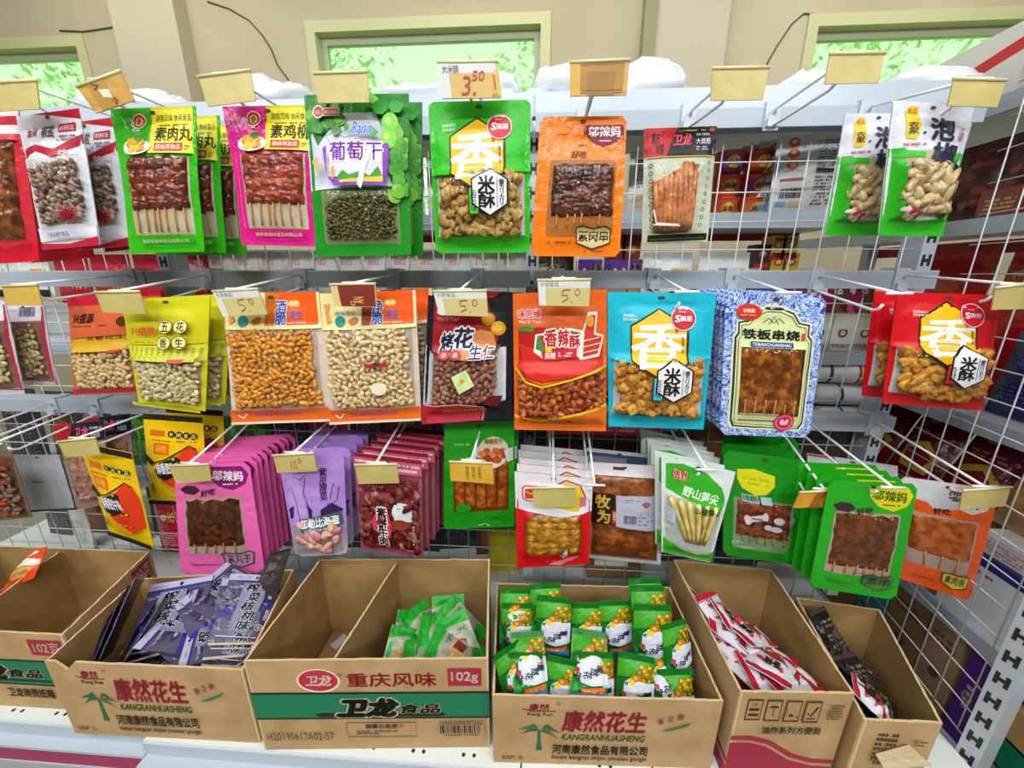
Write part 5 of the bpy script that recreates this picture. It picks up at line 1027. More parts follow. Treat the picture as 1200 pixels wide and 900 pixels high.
def wave(A, x0=0, x1=100, icons=True):
    A.P([(0, 50), (18, 49), (36, 54), (60, 70), (80, 76), (100, 77), (100, 82), (80, 81), (58, 75), (36, 60), (18, 55), (0, 55)], '#a31f3c'); A.P([(0, 58), (18, 57.5), (34, 62), (58, 78), (80, 84.5), (100, 86), (100, 100), (0, 100)], '#a31f3c')
    if icons:
        for k in range(4):
            x = 8 + k * 17; A.R(x, 7, x + 14, 31, '#4a3a24'); A.R(x + 1, 9, x + 13, 29, '#b18b5b'); 
            if k == 0: A.R(x + 2.5, 17, x + 11.5, 20, '#3a2c1a'); A.R(x + 2.5, 23, x + 11.5, 26, '#3a2c1a'); A.T('10', x + 5, 11, x + 9, 15, '#3a2c1a')
            elif k == 1: A.E(x + 7, 16, 4.4, 3, '#3a2c1a', 180, 360); A.L([(x + 7, 15), (x + 7, 24), (x + 9, 25)], .8, '#3a2c1a')
            elif k == 2: A.L([(x + 2, 25), (x + 2, 15)], .6, '#3a2c1a'); A.R(x + 4, 22, x + 8, 25, '#3a2c1a'); A.R(x + 10, 24, x + 12.5, 25.5, '#3a2c1a')
            else: A.L([(x + 3, 20), (x + 6, 24), (x + 11, 13)], 2, '#3a2c1a'); A.R(x + 3, 25.5, x + 11, 27, '#3a2c1a')
        A.micro(80, 10, 94, 28, '#6a5638', 6, 4, .9); A.T('油炸系列方便面', 25, 36, 78, 44, '#2e2416', .03)
e_plan = rim([(868, 811), (1002, 813), (905, 668), (789, 656)], .572)
carton(e_plan, .572, 'tall narrow cardboard box with a dark red wave and handling icons, red white packets inside', wave, lambda A: wave(A, 0, 100, False), None, None, None, ZD, None, 15)
def art_f(A):
    for r in range(7):
        for k in range(6):
            if (r * 5 + k * 3) % 7 != 2: A.R(24 + k * 4.6 - r * .8, 16 + r * 5.4, 27.6 + k * 4.6 - r * .8, 19.6 + r * 5.4, '#4a3a22')
    A.ring(24, 62, 4.4, 3.4, .8, '#4a3a22'); A.ring(42, 62, 4.4, 3.4, .8, '#4a3a22'); A.micro(66, 18, 84, 26, '#5a4628', 2, 3); A.E(76, 40, 1.6, 1.6, '#5a4628'); A.micro(74, 50, 86, 56, '#5a4628', 2, 5)
f_plan = [(.590, -.465), (.722, -.462), (.815, -.215), (.640, -.190)]
carton(f_plan, .54, 'plain cardboard box with a printed dot grid, dark packets inside, by the side mesh', art_f, None, None, None, None, ZD, None, 16)
mb = MB(); S = Surf(corners([(1026, 884), (1066, 873), (1092, 897), (1036, 901)], [-.469, -.469, -.476, -.476]), 0, .002, 5); pouch_body(mb, S, '#cdb98c'); mb2 = mb.build('torn_card_scrap'); mb2.data.materials.clear(); mb2.data.materials.append(plain('#d0bd92', .8)); mb2.data.polygons.foreach_set('material_index', [0] * len(mb2.data.polygons)); tag(mb2, 'torn piece of pale card leaning at the front of the dot printed box', 'card scrap')

# ------------------------------------------------------------------ packets in the boxes
def put(proto, loc, rot, label, group=None, sc_=1, first=False, kids=True):
    if first: c = proto
    elif kids: c = copy_tree(proto)
    else: c = proto.copy(); COL.objects.link(c)
    c.location = loc; c.rotation_euler = [math.radians(a) for a in rot]; c.scale = (sc_,) * 3; c['label'] = label
    if group: c['group'] = group
    return c
def d_plum(A, B, S):
    A.P([(0, 0), (100, 0), (100, 8), (0, 10)], '#b9b4cc'); A.L([(0, 12), (100, 9)], 3, '#3a3488'); A.E(52, 5, 3, 2.4, '#15131c'); A.P([(0, 52), (60, 38), (100, 34), (100, 48), (60, 54), (0, 66)], '#322c86')
    r = random.Random(3)
    for k in range(46): A.P([(x0, y0), (x0 + r.uniform(4, 16), y0 + r.uniform(-3, 3)), (x0 + r.uniform(2, 12), y0 + r.uniform(2, 7))], ['#6a6484', '#8e88a2', '#3c3654', '#b4afc4', '#2c263e'][k % 5]) if (x0 := r.uniform(2, 84)) and (y0 := r.uniform(14, 90)) else None
    A.P([(30, 14), (70, 14), (76, 34), (60, 86), (26, 82)], '#847e9e')
    for k, ch in enumerate('榨菜核桃味'): A.T(ch, 36 + (k % 2) * 6, 15 + k * 13.4, 62 + (k % 2) * 6, 28 + k * 13.4, '#18161e', .05, .2, False, ('#d8d4e2', .03))
    A.R(80, 16, 92, 40, '#22205c'); A.T('核桃味', 82, 18, 90, 38, '#c8c4dc', .02, 0, True); A.ring(78, 78, 7, 6, 1, '#d8d4e0'); A.T('净', 75, 75.5, 81, 80.5, '#d8d4e0'); A.L([(8, 88), (90, 92)], 1.6, '#d8d6e6'); A.micro(12, 90, 84, 93, '#6a648c', 1, 2); A.R(0, 97, 100, 100, '#cdbf98'); A.micro(10, 5, 40, 8, '#8a6a9a', 1, 8); return '#58526c', '#262230', []
bag(d_plum, [(178, 685), (251, 674), (224, 757), (142, 781)], [-.295, -.305, -.385, -.41], label='large purple grey pouch lying on top of the heap, its lettering facing up', group='purple grey pouches', name='snack_pouch', cat='snack pouch', th=.006, hole=False)
pl = bag(d_plum, size=(.125, .165), name='snack_pouch', cat='snack pouch', th=.006, hole=False)
gp = 'purple grey pouches'
put(pl, at(140, 720, -.355), (62, -30, -48), 'purple grey pouch standing on edge against the near end of the box', gp, 1, True)
pd = 'purple grey pouch in the heap beside the big flat one'
for i, (px, py, Y, r, s) in enumerate([(165, 742, -.375, (48, -30, -42), .9), (122, 742, -.385, (64, -24, -52), .75), (205, 782, -.385, (12, 0, 80), .9), (228, 780, -.385, (14, 8, 108), .8), (262, 764, -.385, (14, 6, 60), .9), (282, 752, -.38, (16, -8, 118), .9), (258, 725, -.34, (32, 8, 62), .95), (288, 722, -.34, (42, 30, 40), .95), (298, 712, -.33, (40, 26, 30), .85), (275, 700, -.30, (26, 0, 85), 1), (292, 738, -.36, (44, 30, 28), .8), (245, 752, -.37, (18, -8, 70), 1), (185, 775, -.385, (12, 4, 20), 1), (230, 735, -.36, (10, 0, 95), 1)]):
    put(pl, at(px, py, Y), r, ['purple grey pouch wedged under the left edge of the big flat one', 'purple grey pouch at the near left corner of the palm tree box'][i] if i < 2 else pd, gp, s)
def d_darkp(A, B, S): A.R(20, 20, 60, 34, '#5a5052'); A.R(22, 70, 52, 84, '#8aa0a8'); A.R(0, 0, 100, 4, '#1c181a'); A.micro(12, 40, 80, 60, '#6a5e62', 4, 3); return '#3a3032', '#2a2224', []
bag(d_darkp, [(327, 648), (352, 641), (332, 706), (300, 712)], [-.255, -.25, -.30, -.31], label='dark brown pouch standing upright at the back corner of the palm tree box', name='snack_pouch', cat='snack pouch', th=.006, hole=False)
for o_ in [x for x in bpy.data.objects if x.name.startswith('snack_pouch')]: contain(o_, b_plan, .556)
def d_sachet(A, B, S):
    A.R(0, 0, 100, 9, '#0e6a18'); A.P([(0, 9), (100, 9), (100, 32), (60, 28), (0, 38)], '#3f9e24'); r = random.Random(5)
    for k in range(30): A.E(58 + r.random() * 40, 13 + r.random() * 22, 5, 4, ['#c8860c', '#e8b01c', '#a86a08'][k % 3])
    A.P([(0, 36), (30, 30), (30, 70), (16, 90), (0, 92)], '#0f6a1c'); A.P([(18, 40), (34, 31), (60, 34), (100, 38), (100, 72), (60, 77), (30, 74), (16, 62)], '#d4d8e4'); A.E(48, 30, 12, 9, '#c8641c'); A.E(48, 30, 6, 5, '#e8a83c'); A.E(38, 37, 9, 8, '#e0cc1c'); A.P([(12, 40), (30, 38), (26, 44)], '#2c8c4c')
    for k, ch in enumerate('康然花生'): A.T(ch, 74 - k * 18, 47 + k * 5, 90 - k * 18, 60 + k * 5, '#20263c', .05, 0, False, None, 90) if k < 3 else A.T(ch, 12, 60, 28, 72, '#20263c', .05, 0, False, None, 90)
    A.E(18, 58, 7, 6, '#c03040'); A.P([(30, 82), (92, 76), (94, 84), (30, 90)], '#e0641c'); A.micro(36, 82, 88, 86, '#f0c090', 1, 3); A.P([(0, 80), (20, 78), (30, 90), (94, 85), (100, 84), (100, 94), (0, 94)], '#4a8ad0') if False else A.P([(0, 84), (28, 88), (96, 83), (100, 95), (0, 95)], '#3f86c8'); A.P([(0, 60), (8, 66), (24, 82), (18, 90), (0, 88)], '#1a8a22'); A.R(0, 94, 100, 100, '#0f6a1a'); return '#168a20', '#0f6a1a', []
sa = bag(d_sachet, size=(.062, .105), name='peanut_sachet', cat='peanut sachet', th=.010, hole=False, wr=.002)
gs = 'green peanut sachets'; fst = [True]
def sach(px, py, Y, r, lab, s=1): put(sa, at(px, py, Y), r, lab, gs, s * 1.13, fst[0]); fst[0] = False
rear = 'green peanut sachet in the rear row, {}'; frt = 'green peanut sachet in the front row, {}'
sach(606, 738, -.315, (74, 0, 4), rear.format('leftmost')); sach(604, 722, -.30, (66, 0, 2), rear.format('tucked behind the leftmost one')); sach(648, 733, -.325, (74, 0, -4), rear.format('second from the left and standing proud'), 1.06)
sach(640, 716, -.295, (68, 0, 8), rear.format('only its crimped green top showing')); sach(688, 738, -.315, (74, 0, 3), rear.format('third from the left')); sach(720, 735, -.31, (74, 0, 5), rear.format('fourth from the left')); sach(764, 745, -.335, (74, 0, 2), rear.format('frontmost of the right end pile'), 1.12)
sach(760, 722, -.31, (66, 0, 4), rear.format('middle of the right end pile'), 1.05); sach(757, 712, -.285, (66, 0, 6), rear.format('rearmost of the right end pile'), 1.05); sach(792, 762, -.35, (68, 6, 24), rear.format('turned sideways against the right wall'), .95)
sach(616, 800, -.405, (70, 0, 4), frt.format('leftmost')); sach(658, 806, -.405, (72, 4, -6), frt.format('second from the left')); sach(698, 800, -.40, (70, 0, 2), frt.format('third from the left')); sach(744, 803, -.405, (70, 0, -8), frt.format('fourth from the left')); sach(792, 822, -.405, (66, 0, 6), frt.format('rightmost and lowest'))
sach(590, 790, -.40, (64, 0, 40), 'green peanut sachet wedged at the left wall of the palm tree box', .9); sach(620, 780, -.39, (40, 0, 8), 'green peanut sachet lying between the two rows at the left', 1); sach(690, 780, -.385, (36, 0, -6), 'green peanut sachet lying between the two rows in the middle', 1.05); sach(778, 806, -.40, (40, 4, 20), 'green peanut sachet lying between the two rows at the right')
for o_ in [x for x in bpy.data.objects if x.name.startswith('peanut_sachet')]: contain(o_, d_plan, .532)
def d_redw(A, B, S):
    A.P([(0, 0), (100, 0), (100, 10), (0, 14)], '#b81830'); r = random.Random(4)
    A.P([(0, 70), (40, 60), (100, 76), (100, 100), (0, 100)], '#b81830'); A.P([(10, 80), (50, 68), (96, 84), (80, 94), (30, 94)], '#dcd8dc')
    for k in range(8): A.P([(x0, y0), (x0 + 10, y0 + r.uniform(-6, 6)), (x0 + r.uniform(0, 8), y0 + 8)], ['#c02038', '#8c1428', '#d8a8a8'][k % 3]) if (x0 := r.uniform(10, 70)) and (y0 := r.uniform(16, 80)) else None
    A.P([(20, 46), (40, 40), (70, 44), (76, 56), (40, 62)], '#9a3018'); A.T('香辣', 30, 20, 66, 38, '#2a1418', .05); A.E(76, 28, 8, 6, '#c02038'); A.L([(0, 12), (100, 9)], 1.5, '#f0e8ec'); return '#d4d0d8', '#b9b4c0', []
rw = bag(d_redw, size=(.075, .12), name='candy_packet', cat='snack packet', th=.012, hole=False, wr=.003)
gr = 'red and white packets'; r = random.Random(12)
for i, (px, py, Y, rt, s) in enumerate([(840, 722, -.29, (24, 10, 30), .95), (858, 724, -.285, (40, -10, 100), .95), (850, 742, -.32, (25, 10, 70), 1), (878, 738, -.31, (28, 0, 120), .95), (850, 768, -.36, (14, 8, 30), .95), (868, 762, -.345, (35, -8, 15), 1), (898, 766, -.35, (25, 12, 60), .95), (882, 786, -.385, (12, 4, 40), .9), (900, 786, -.385, (18, -8, 95), .95), (924, 790, -.39, (14, 6, 110), 1), (905, 772, -.37, (18, 0, 140), 1), (852, 756, -.335, (10, 0, 80), 1)]):
    put(rw, at(px, py + 4, Y), rt, ['red and white packet lying deepest at the back of the red wave box'][i] if i == 0 else 'red and white packet in the jumble inside the red wave box', gr, s, i == 0)
for o_ in [x for x in bpy.data.objects if x.name.startswith('candy_packet')]: contain(o_, e_plan, .572); o_.name = 'snack_packet'
bag(d_redw, [(806, 686), (820, 700), (824, 718), (810, 712)], [-.19, -.21, -.22, -.20], label='white packet sticking up alone at the back corner of the red wave box', name='candy_packet', cat='snack packet', th=.006, hole=False)
def d_dk(A, B, S): A.micro(10, 20, 90, 80, '#8a8068', 7, 5, .5); A.R(0, 0, 100, 8, '#3a3432'); A.E(50, 50, 16, 12, '#4a3a34'); return '#1f1b1c', '#15121a', []
dk = bag(d_dk, size=(.07, .10), name='candy_packet', cat='snack packet', th=.012, hole=False, wr=.003)
for i, (px, py, Y, rt, s) in enumerate([(966, 742, -.27, (40, 10, 30), 1), (978, 762, -.30, (35, -10, 80), 1), (992, 784, -.34, (30, 14, 50), 1), (1000, 803, -.38, (40, 0, 110), 1), (1004, 800, -.37, (30, 8, 20), 1), (1008, 782, -.33, (25, -12, 140), 1), (1018, 818, -.40, (30, 0, 60), 1)]):
    put(dk, at(px, py, Y), rt, 'small black packet in the dim box by the side mesh', 'small black packets', s, i == 0)
rd = bag(d_redw, size=(.055, .08), name='candy_packet', cat='snack packet', th=.012, hole=False, wr=.003)
put(rd, at(1012, 822, -.42), (35, 0, 60), 'red clear packet at the near end of the dim box by the side mesh', None, 1, True)
contain(bpy.data.objects['candy_packet'], e_plan, .572); bpy.data.objects['candy_packet'].name = 'snack_packet'
for o_ in [x for x in bpy.data.objects if x.name.startswith('candy_packet')]: contain(o_, f_plan, .54); o_.name = 'snack_packet'
for o_ in [x for x in bpy.data.objects if x.name.startswith('snack_pouch')]: o_['done'] = 1
def d_gp(A, B, S):
    r = random.Random(6); A.P([(0, 0), (100, 0), (100, 22), (50, 16), (0, 24)], '#1f9a2a'); A.P([(0, 80), (100, 74), (100, 100), (0, 100)], '#1f9a2a'); A.P([(20, 40), (60, 34), (80, 50), (60, 64), (26, 62)], '#c89a6a'); A.P([(56, 40), (80, 46), (74, 66), (54, 60)], '#7a2a20'); A.E(36, 44, 8, 6, '#d8c03c'); A.micro(60, 26, 92, 34, '#3a4a34', 3, 3); A.P([(4, 30), (14, 30), (10, 76), (2, 74)], '#23a030'); return '#98a28c', '#1f8a26', []
g0 = bag(d_gp, size=(.085, .12), name='snack_pouch', cat='snack pouch', th=.014, hole=False, wr=.004)
for i, (px, py, Y, rt, s) in enumerate([(480, 748, -.335, (45, 30, 30), .9), (500, 740, -.32, (40, 10, 65), 1), (470, 768, -.385, (40, 30, 20), .85), (520, 752, -.345, (35, -10, 95), 1.05), (545, 736, -.31, (45, -16, 60), 1), (552, 756, -.35, (42, -22, 20), 1), (505, 768, -.38, (24, 6, 100), 1), (540, 768, -.38, (22, -8, 80), 1), (525, 728, -.29, (40, 0, 10), .9)]):
    put(g0, at(px, py, Y), rt, 'green and clear packet in the heap right of the divider in the middle box', 'green and clear packets', s, i == 0)
lp = lambda p, q, t: (p[0] + (q[0] - p[0]) * t, p[1] + (q[1] - p[1]) * t)
for o_ in [x for x in bpy.data.objects if x.name.startswith('snack_pouch')]:
    if 'done' in o_: del o_['done']
    else: contain(o_, [lp(c_plan[0], c_plan[1], .43), c_plan[1], c_plan[2], lp(c_plan[3], c_plan[2], .49)], .59)
def d_org(A, B, S): A.P([(0, 30), (40, 20), (100, 40), (100, 56), (40, 44), (0, 52)], '#e8e0d8'); A.P([(10, 56), (50, 48), (90, 62), (70, 84), (30, 80)], '#d8a050'); A.E(50, 12, 14, 8, '#f0e8e0'); A.micro(20, 62, 80, 74, '#8c4a1c', 3, 3); return '#dc4a1c', '#b8380f', []
bag(d_org, [(34, 648), (56, 640), (40, 678), (0, 694)], [-.235, -.235, -.28, -.29], label='orange and white packet lying in the far left cardboard box', name='snack_pouch', cat='snack pouch', th=.012, hole=False, wr=.003)
mb = MB(); c = at(400, 748, -.40); S = Surf([at(392, 742, -.38), at(404, 735, -.36), at(398, 752, -.38), at(386, 762, -.40)], 0, 0, 1); mb.box((-.012, -.02, 0), (.012, .02, .0008), plain('#cfd2d6', .5), Matrix.Rotation(-.5, 4, 'Z')); t = mb.build('paper_slip', None, atz(398, 752, .3575)); tag(t, 'small white paper slip on the bottom of the half empty middle box', 'paper slip')
# ------------------------------------------------------------------ goods behind the mesh
def cbox(name, lo, hi, col, label, cat, art=None, face='y', group=None, rot=0, rough=.45):
    """closed product box with print on its front (y) or on the side facing the aisle (x)"""
    lo, hi = Vector(lo), Vector(hi); c = Vector(((lo.x + hi.x) / 2, (lo.y + hi.y) / 2, lo.z)); a, b = lo - c, hi - c
    mb = MB(); mb.box(a, b, plain(col, rough))
    if art:
        fs = []
        if 'y' in face: fs.append(((a.x, a.y), (b.x, a.y), (0, -1)))
        if 'x' in face: fs.append(((a.x, b.y), (a.x, a.y), (-1, 0)))
        for p, q, n in fs:
            A = Art((b.z - a.z) / math.hypot(q[0] - p[0], q[1] - p[1])); art(A)
            A.emit(mb, lambda u, v, o=0: Vector((p[0] + (q[0] - p[0]) * u + n[0] * o, p[1] + (q[1] - p[1]) * u + n[1] * o, b.z - (b.z - a.z) * v)), (), (), .0004, .00015, lambda h: plain(h, rough), False)
    o = mb.build(name, None, c); o.rotation_euler.z = math.radians(rot); return tag(o, label, cat, group)
def stand(proto, x, y, z, label, group=None, rz=0, tilt=86, s=1, first=False):
    c = put(proto, (x, y, z), (tilt, 0, rz), label, group, s, first); return c
def d_lip(A, B, S): A.T('香辣食品', 16, 8, 60, 16, '#b86a6a', .02); A.E(50, 32, 20, 10, '#b8323c'); A.E(50, 30, 16, 3, '#e8d8d8'); A.micro(14, 50, 86, 90, '#a8a4a0', 8, 3, .6); return '#cfcdc8', '#c4c2bc', []
def d_nutri(A, B, S): A.R(12, 10, 88, 20, '#3c3a40'); A.micro(12, 26, 88, 56, '#6a6a70', 6, 5); A.barcode(40, 64, 84, 84, '#2c2c30', 6, None); A.R(12, 66, 34, 84, '#c8b48a'); return '#d2d2ce', '#c8c8c4', []
def d_tall(A, B, S):
    for k, y in enumerate((10, 24, 38)): A.E(24, y, 8, 7, '#d8643c'); A.E(24, y - 1, 4, 3, '#f0c890'); A.micro(10, y + 6, 42, y + 8, '#6a6a6a', 1, k)
    A.R(10, 54, 44, 57, '#c83a44'); A.barcode(12, 66, 42, 78, '#2a2a2e', 2, None); A.R(8, 82, 22, 88, '#6aa8d0'); A.R(26, 82, 44, 89, '#c8b48a'); A.micro(56, 8, 92, 50, '#55555c', 12, 5); A.R(56, 44, 90, 47, '#2a2a30'); A.micro(56, 52, 92, 88, '#55555c', 9, 7); return '#d8dad6', '#ccceca', []
def d_wlab(A, B, S): A.E(26, 24, 13, 12, '#d8502c'); A.E(26, 24, 9, 8, '#f0d8c8'); A.T('美味', 19, 20, 33, 28, '#b83a1c', .03); A.R(56, 16, 92, 30, '#e0a81c'); A.T('豆干', 62, 18, 88, 28, '#5a3a0c', .03); A.R(14, 42, 40, 82, '#a8742c'); A.R(14, 42, 24, 56, '#d8706a'); A.R(54, 40, 92, 48, '#26262c'); A.micro(54, 54, 92, 84, '#6a6a70', 6, 4); return '#d6d8d4', '#caccc8', []
def d_redp(A, B, S): A.E(40, 30, 12, 12, '#d8cfc4'); A.E(40, 30, 8, 8, '#c89a8c'); A.T('HOT', 58, 20, 92, 38, '#d8a81c', .06); A.micro(14, 56, 84, 86, '#e0b0a8', 6, 3, .6); return '#b01c30', '#8c1424', []
def d_grn(A, B, S): A.P([(10, 40), (40, 20), (90, 40), (70, 80), (20, 84)], '#5aa02c'); A.T('青豆', 30, 40, 72, 58, '#1c3a14', .04); return '#2c6a2a', '#1f4c20', []
def d_brn(A, B, S): A.P([(10, 50), (50, 34), (90, 52), (80, 90), (16, 92)], '#8c5a34'); A.T('香菇', 26, 12, 76, 28, '#d8c8a0', .04); return '#5a4032', '#48342a', []
def d_drk(A, B, S): A.T('黑米', 24, 14, 78, 32, '#9a94a0', .04); A.micro(16, 44, 84, 84, '#6c6874', 8, 3, .6); return '#3c3a44', '#2c2a34', []
def d_pur(A, B, S): A.P([(10, 44), (60, 34), (92, 60), (60, 84), (18, 80)], '#c85a8c'); A.T('话梅', 24, 10, 78, 28, '#f0d8e4', .04); return '#8a2450', '#6a1c40', []
P = {}
for k, (d, w, h) in {'lip': (d_lip, .075, .27), 'nutri': (d_nutri, .11, .165), 'wlab': (d_wlab, .135, .26), 'redp': (d_redp, .12, .26), 'grn': (d_grn, .13, .22), 'brn': (d_brn, .13, .24), 'drk': (d_drk, .13, .25), 'pur': (d_pur, .13, .24)}.items():
    P[k] = bag(d, size=(w, h), name='food_packet', cat='food packet', th=.014, hole=False, wr=.003); P[k]['wh'] = (w, h)
P['tall'] = bag(d_tall, size=(.16, .19), name='food_packet', cat='food packet', th=.012, hole=False, wr=.002)
used = set()
def shelf_item(k, x, y, zs, label, group, rz=0, s=1, h=None):
    hh = h or {'lip': .27, 'nutri': .165, 'wlab': .26, 'redp': .26, 'grn': .22, 'brn': .24, 'drk': .25, 'pur': .24, 'tall': .19}[k]
    stand(P[k], x, y, zs + hh * s / 2 + .003, label, group, rz, 86, s, k not in used); used.add(k)
ZU, ZM, ZL = 1.435, 1.09, .64
rr = random.Random(21)
for i, x in enumerate([-1.02, -.885, -.755, -.62, -.50, -.37, -.25, -.13, .055, .165, .29]):
    shelf_item('nutri', x, .15, ZU, 'white printed packet standing on the upper shelf behind the hanging bags', 'white printed packets', rr.uniform(-6, 6))
for i, x in enumerate([-1.75, -1.62, -1.48, -1.34, -1.2]): shelf_item('redp', x, .17, ZU, 'red packet on the upper shelf behind the far left bags', 'red packets on the upper shelf', rr.uniform(-6, 6), .66)
q = at(948, 200, .12); shelf_item('tall', q.x, .12, ZU, 'white packet with three orange pictures, first of the row beside the noodle cups', 'tall white packets', -8)
for i in range(4):
    c = copy_tree(P['tall']); c.location = P['tall'].location + Vector((-.024 * (i + 1), .035 * (i + 1), 0)); c.rotation_euler.z += math.radians(-10); c['label'] = f'white packet, {ORD[i + 1]} in the row beside the noodle cups'
shelf_item('nutri', .80, .17, ZU, 'white printed packet on the upper shelf behind the pickled chicken feet bags', None, 4)
# noodle cups and jars
def cup(x, y, z, c1, c2, label):
    o = empty('noodle_cup', (x, y, z), label, 'noodle cup', 'instant noodle cups')
    mb = MB(); mb.lathe([(.028, 0), (.030, .002), (.038, .052), (.040, .054)], plain(c1, .4), 28)
    A = Art(.6); A.P([(4, 20), (50, 12), (96, 20), (96, 90), (4, 90)], c2); A.E(50, 45, 22, 20, '#e8c03c'); A.T('麻辣', 30, 30, 70, 62, '#5a1a8c' if c2 != '#d84a1c' else '#8c1a1a', .05); A.micro(12, 72, 88, 86, '#5a2a1a', 2, 4)
    def S(u, v, o=0): t = math.radians(-150 + u * 120); r_ = .030 + .008 * (1 - v) + .0005 + o; return Vector((r_ * math.cos(t), r_ * math.sin(t), .050 - .046 * v))
    A.emit(mb, S, [i / 12 for i in range(1, 12)], ()); mb.build('cup_body', o)
    mb = MB(); mb.lathe([(.0405, .053), (.0415, .0545), (.0405, .056), (.036, .0562), (0, .0562)], plain('#c8402c', .35), 28); mb.build('cup_lid', o); return o
for col, (px, c1) in enumerate(((850, '#d8402c'), (884, '#c8302c'))):
    for row in range(3):
        q = at(px - 3 * (2 - row) + 4, 232 - row * 28, .20); cup(q.x if row == 0 else at(px - 2, 232, .20).x, .20, ZU + .001 + row * .0565, ['#d8642c', '#d8402c', '#c83a2c'][row], ['#d84a1c', '#e0762c', '#8c3a8c'][(row + col) % 3], f"noodle cup, {['bottom', 'middle', 'top'][row]} of the {['first', 'second'][col]} stack beside the white packets")
for row in range(3):
    q = at(818, 232, .16); o = empty('condiment_jar', (q.x, .16, ZU + row * .057), f"small dark jar with green label, {['bottom', 'middle', 'top'][row]} of the stack beside the noodle cups", 'jar', 'stacked condiment jars')
    mb = MB(); mb.lathe([(.020, 0), (.022, .003), (.022, .040), (.018, .045)], plain('#4a3a20', .2), 20); mb.lathe([(.0224, .010), (.0224, .034)], plain('#a8b83c', .5), 20); mb.build('jar_body', o)
    mb = MB(); mb.lathe([(.0195, .044), (.020, .045), (.020, .055), (.018, .0565), (0, .0565)], plain('#2a2418', .3), 20); mb.build('jar_lid', o)
# middle shelf
for i in range(12): shelf_item('lip', -.93 + i * .078, .13, ZM, 'white packet with a red lip print in the row behind the second hook rail', 'white packets with red lip print', rr.uniform(-5, 5))
for i, x in enumerate([-1.42, -1.29, -1.16, -1.04]): shelf_item('redp', x, .14, ZM, 'red packet with white circle on the middle shelf behind the far left bags', 'red packets on the middle shelf', rr.uniform(-5, 5))
for i, x in enumerate([-1.85, -1.70, -1.56]): shelf_item('wlab', x, .14, ZM, 'white labelled packet on the middle shelf behind the far left bags', 'white labelled packets at the far left', 0)
for i, px in enumerate((784, 851)): q = at(px, 300, .13); shelf_item('wlab', q.x, .13, ZM, ['white packet with orange round mark beside the purple boxes', 'white packet with orange round mark beside the yellow boxes'][i], 'white packets with orange round mark', 3)
shelf_item('brn', .03, .16, ZM, 'brown packet on the middle shelf beside the purple boxes', None, 4, 1.1)
def a_pur(A): A.T('酸辣粉', 34, 20, 62, 76, '#e0c81c', .04); A.E(14, 50, 5, 5, '#e0a04c'); A.R(68, 24, 82, 76, '#2a2450'); A.T('4.2', 70, 34, 80, 66, '#e8e8f0', .03); A.E(92, 50, 4, 4, '#e8b0a0')
for i, (px, y0) in enumerate(((702, .13), (748, .14))): 
    q = at(px, 318, y0); cbox('noodle_box', (q.x - .055, y0, ZM + .19), (q.x + .052, y0 + .1, ZM + .245), '#5a2a90', ['purple noodle box behind the orange skewer bag', 'purple noodle box beside the first white packet'][i], 'noodle box', a_pur, 'y', 'purple noodle boxes')
cbox('cardboard_box', (.075, .135, ZM + .001), (.30, .26, ZM + .188), '#a8825a', 'plain cardboard box carrying the purple noodle boxes on the middle shelf', 'cardboard box')
def a_redt(A): A.T('红烧牛肉', 14, 10, 86, 34, '#f0d8d0', .03); A.E(50, 62, 32, 24, '#c88a3c'); A.E(50, 62, 22, 15, '#e8c070')
for i, px in enumerate((722, 740)): q = at(px, 296, .15); cbox('noodle_box', (q.x - .024, .15, ZM + .247), (q.x + .024, .20, ZM + .31), '#b8242c', ['red noodle box on top of the purple ones, nearer the orange bag', 'red noodle box on top of the purple ones, farther from the orange bag'][i], 'noodle box', a_redt, 'y', 'red noodle boxes')
def a_yel(A): A.E(50, 40, 30, 24, '#c8502c'); A.E(50, 38, 18, 13, '#f0d8a0'); A.R(0, 78, 100, 100, '#c8202c'); A.T('香脆面', 20, 8, 80, 20, '#c8202c', .04)
for i, (px, py, c) in enumerate(((894, 300, '#3a2a34'), (912, 290, '#e0b81c'), (926, 290, '#d8a81c'), (912, 310, '#d8b020'), (927, 310, '#e0b81c'))): q = at(px, py, .16); cbox('noodle_box', (q.x - .020, .16, q.z - .032), (q.x + .019, .21, q.z + .030), c, ['dark noodle box beside the yellow ones', 'yellow noodle box, upper one next to the dark box', 'yellow noodle box, upper one by the shelf post', 'yellow noodle box, lower one next to the dark box', 'yellow noodle box, lower one by the shelf post'][i], 'noodle box', a_yel, 'y', 'yellow noodle boxes')
q = at(911, 310, .16); cbox('cardboard_box', (q.x - .05, .165, ZM + .001), (q.x + .06, .26, q.z - .034), '#3a4a90', 'blue carton under the yellow noodle boxes', 'carton')
for i, px in enumerate((965, 990, 1012, 1035)): q = at(px, 300, .18); shelf_item('brn' if i % 2 else 'pur', q.x, .18 + .02 * i, ZM, ['plum red packet behind the corner rails, next to the shelf post', 'brown packet behind the corner rails, next to the plum red one', 'plum red packet near the corner post', 'brown packet near the corner post'][i], 'packets near the corner post', 4, .85)
q = at(1002, 385, .2); 
for i, px in enumerate((958, 985, 1011)): q = at(px, 375, .14); cbox('food_carton', (q.x - .030, .12, ZM + .001), (q.x + .028, .17, ZM + .10), ['#c9c8b4', '#d2d0c2', '#c4c2a8'][i], f'pale food carton on the middle shelf, {["first", "second", "third"][i]} from the blue skewer bags', 'food carton', lambda A: (A.E(50, 50, 22, 22, '#8c3a34'), A.E(50, 50, 12, 12, '#d8c8b0'), A.micro(10, 80, 90, 92, '#6a6a60', 2, 3)), 'y', 'pale food cartons')
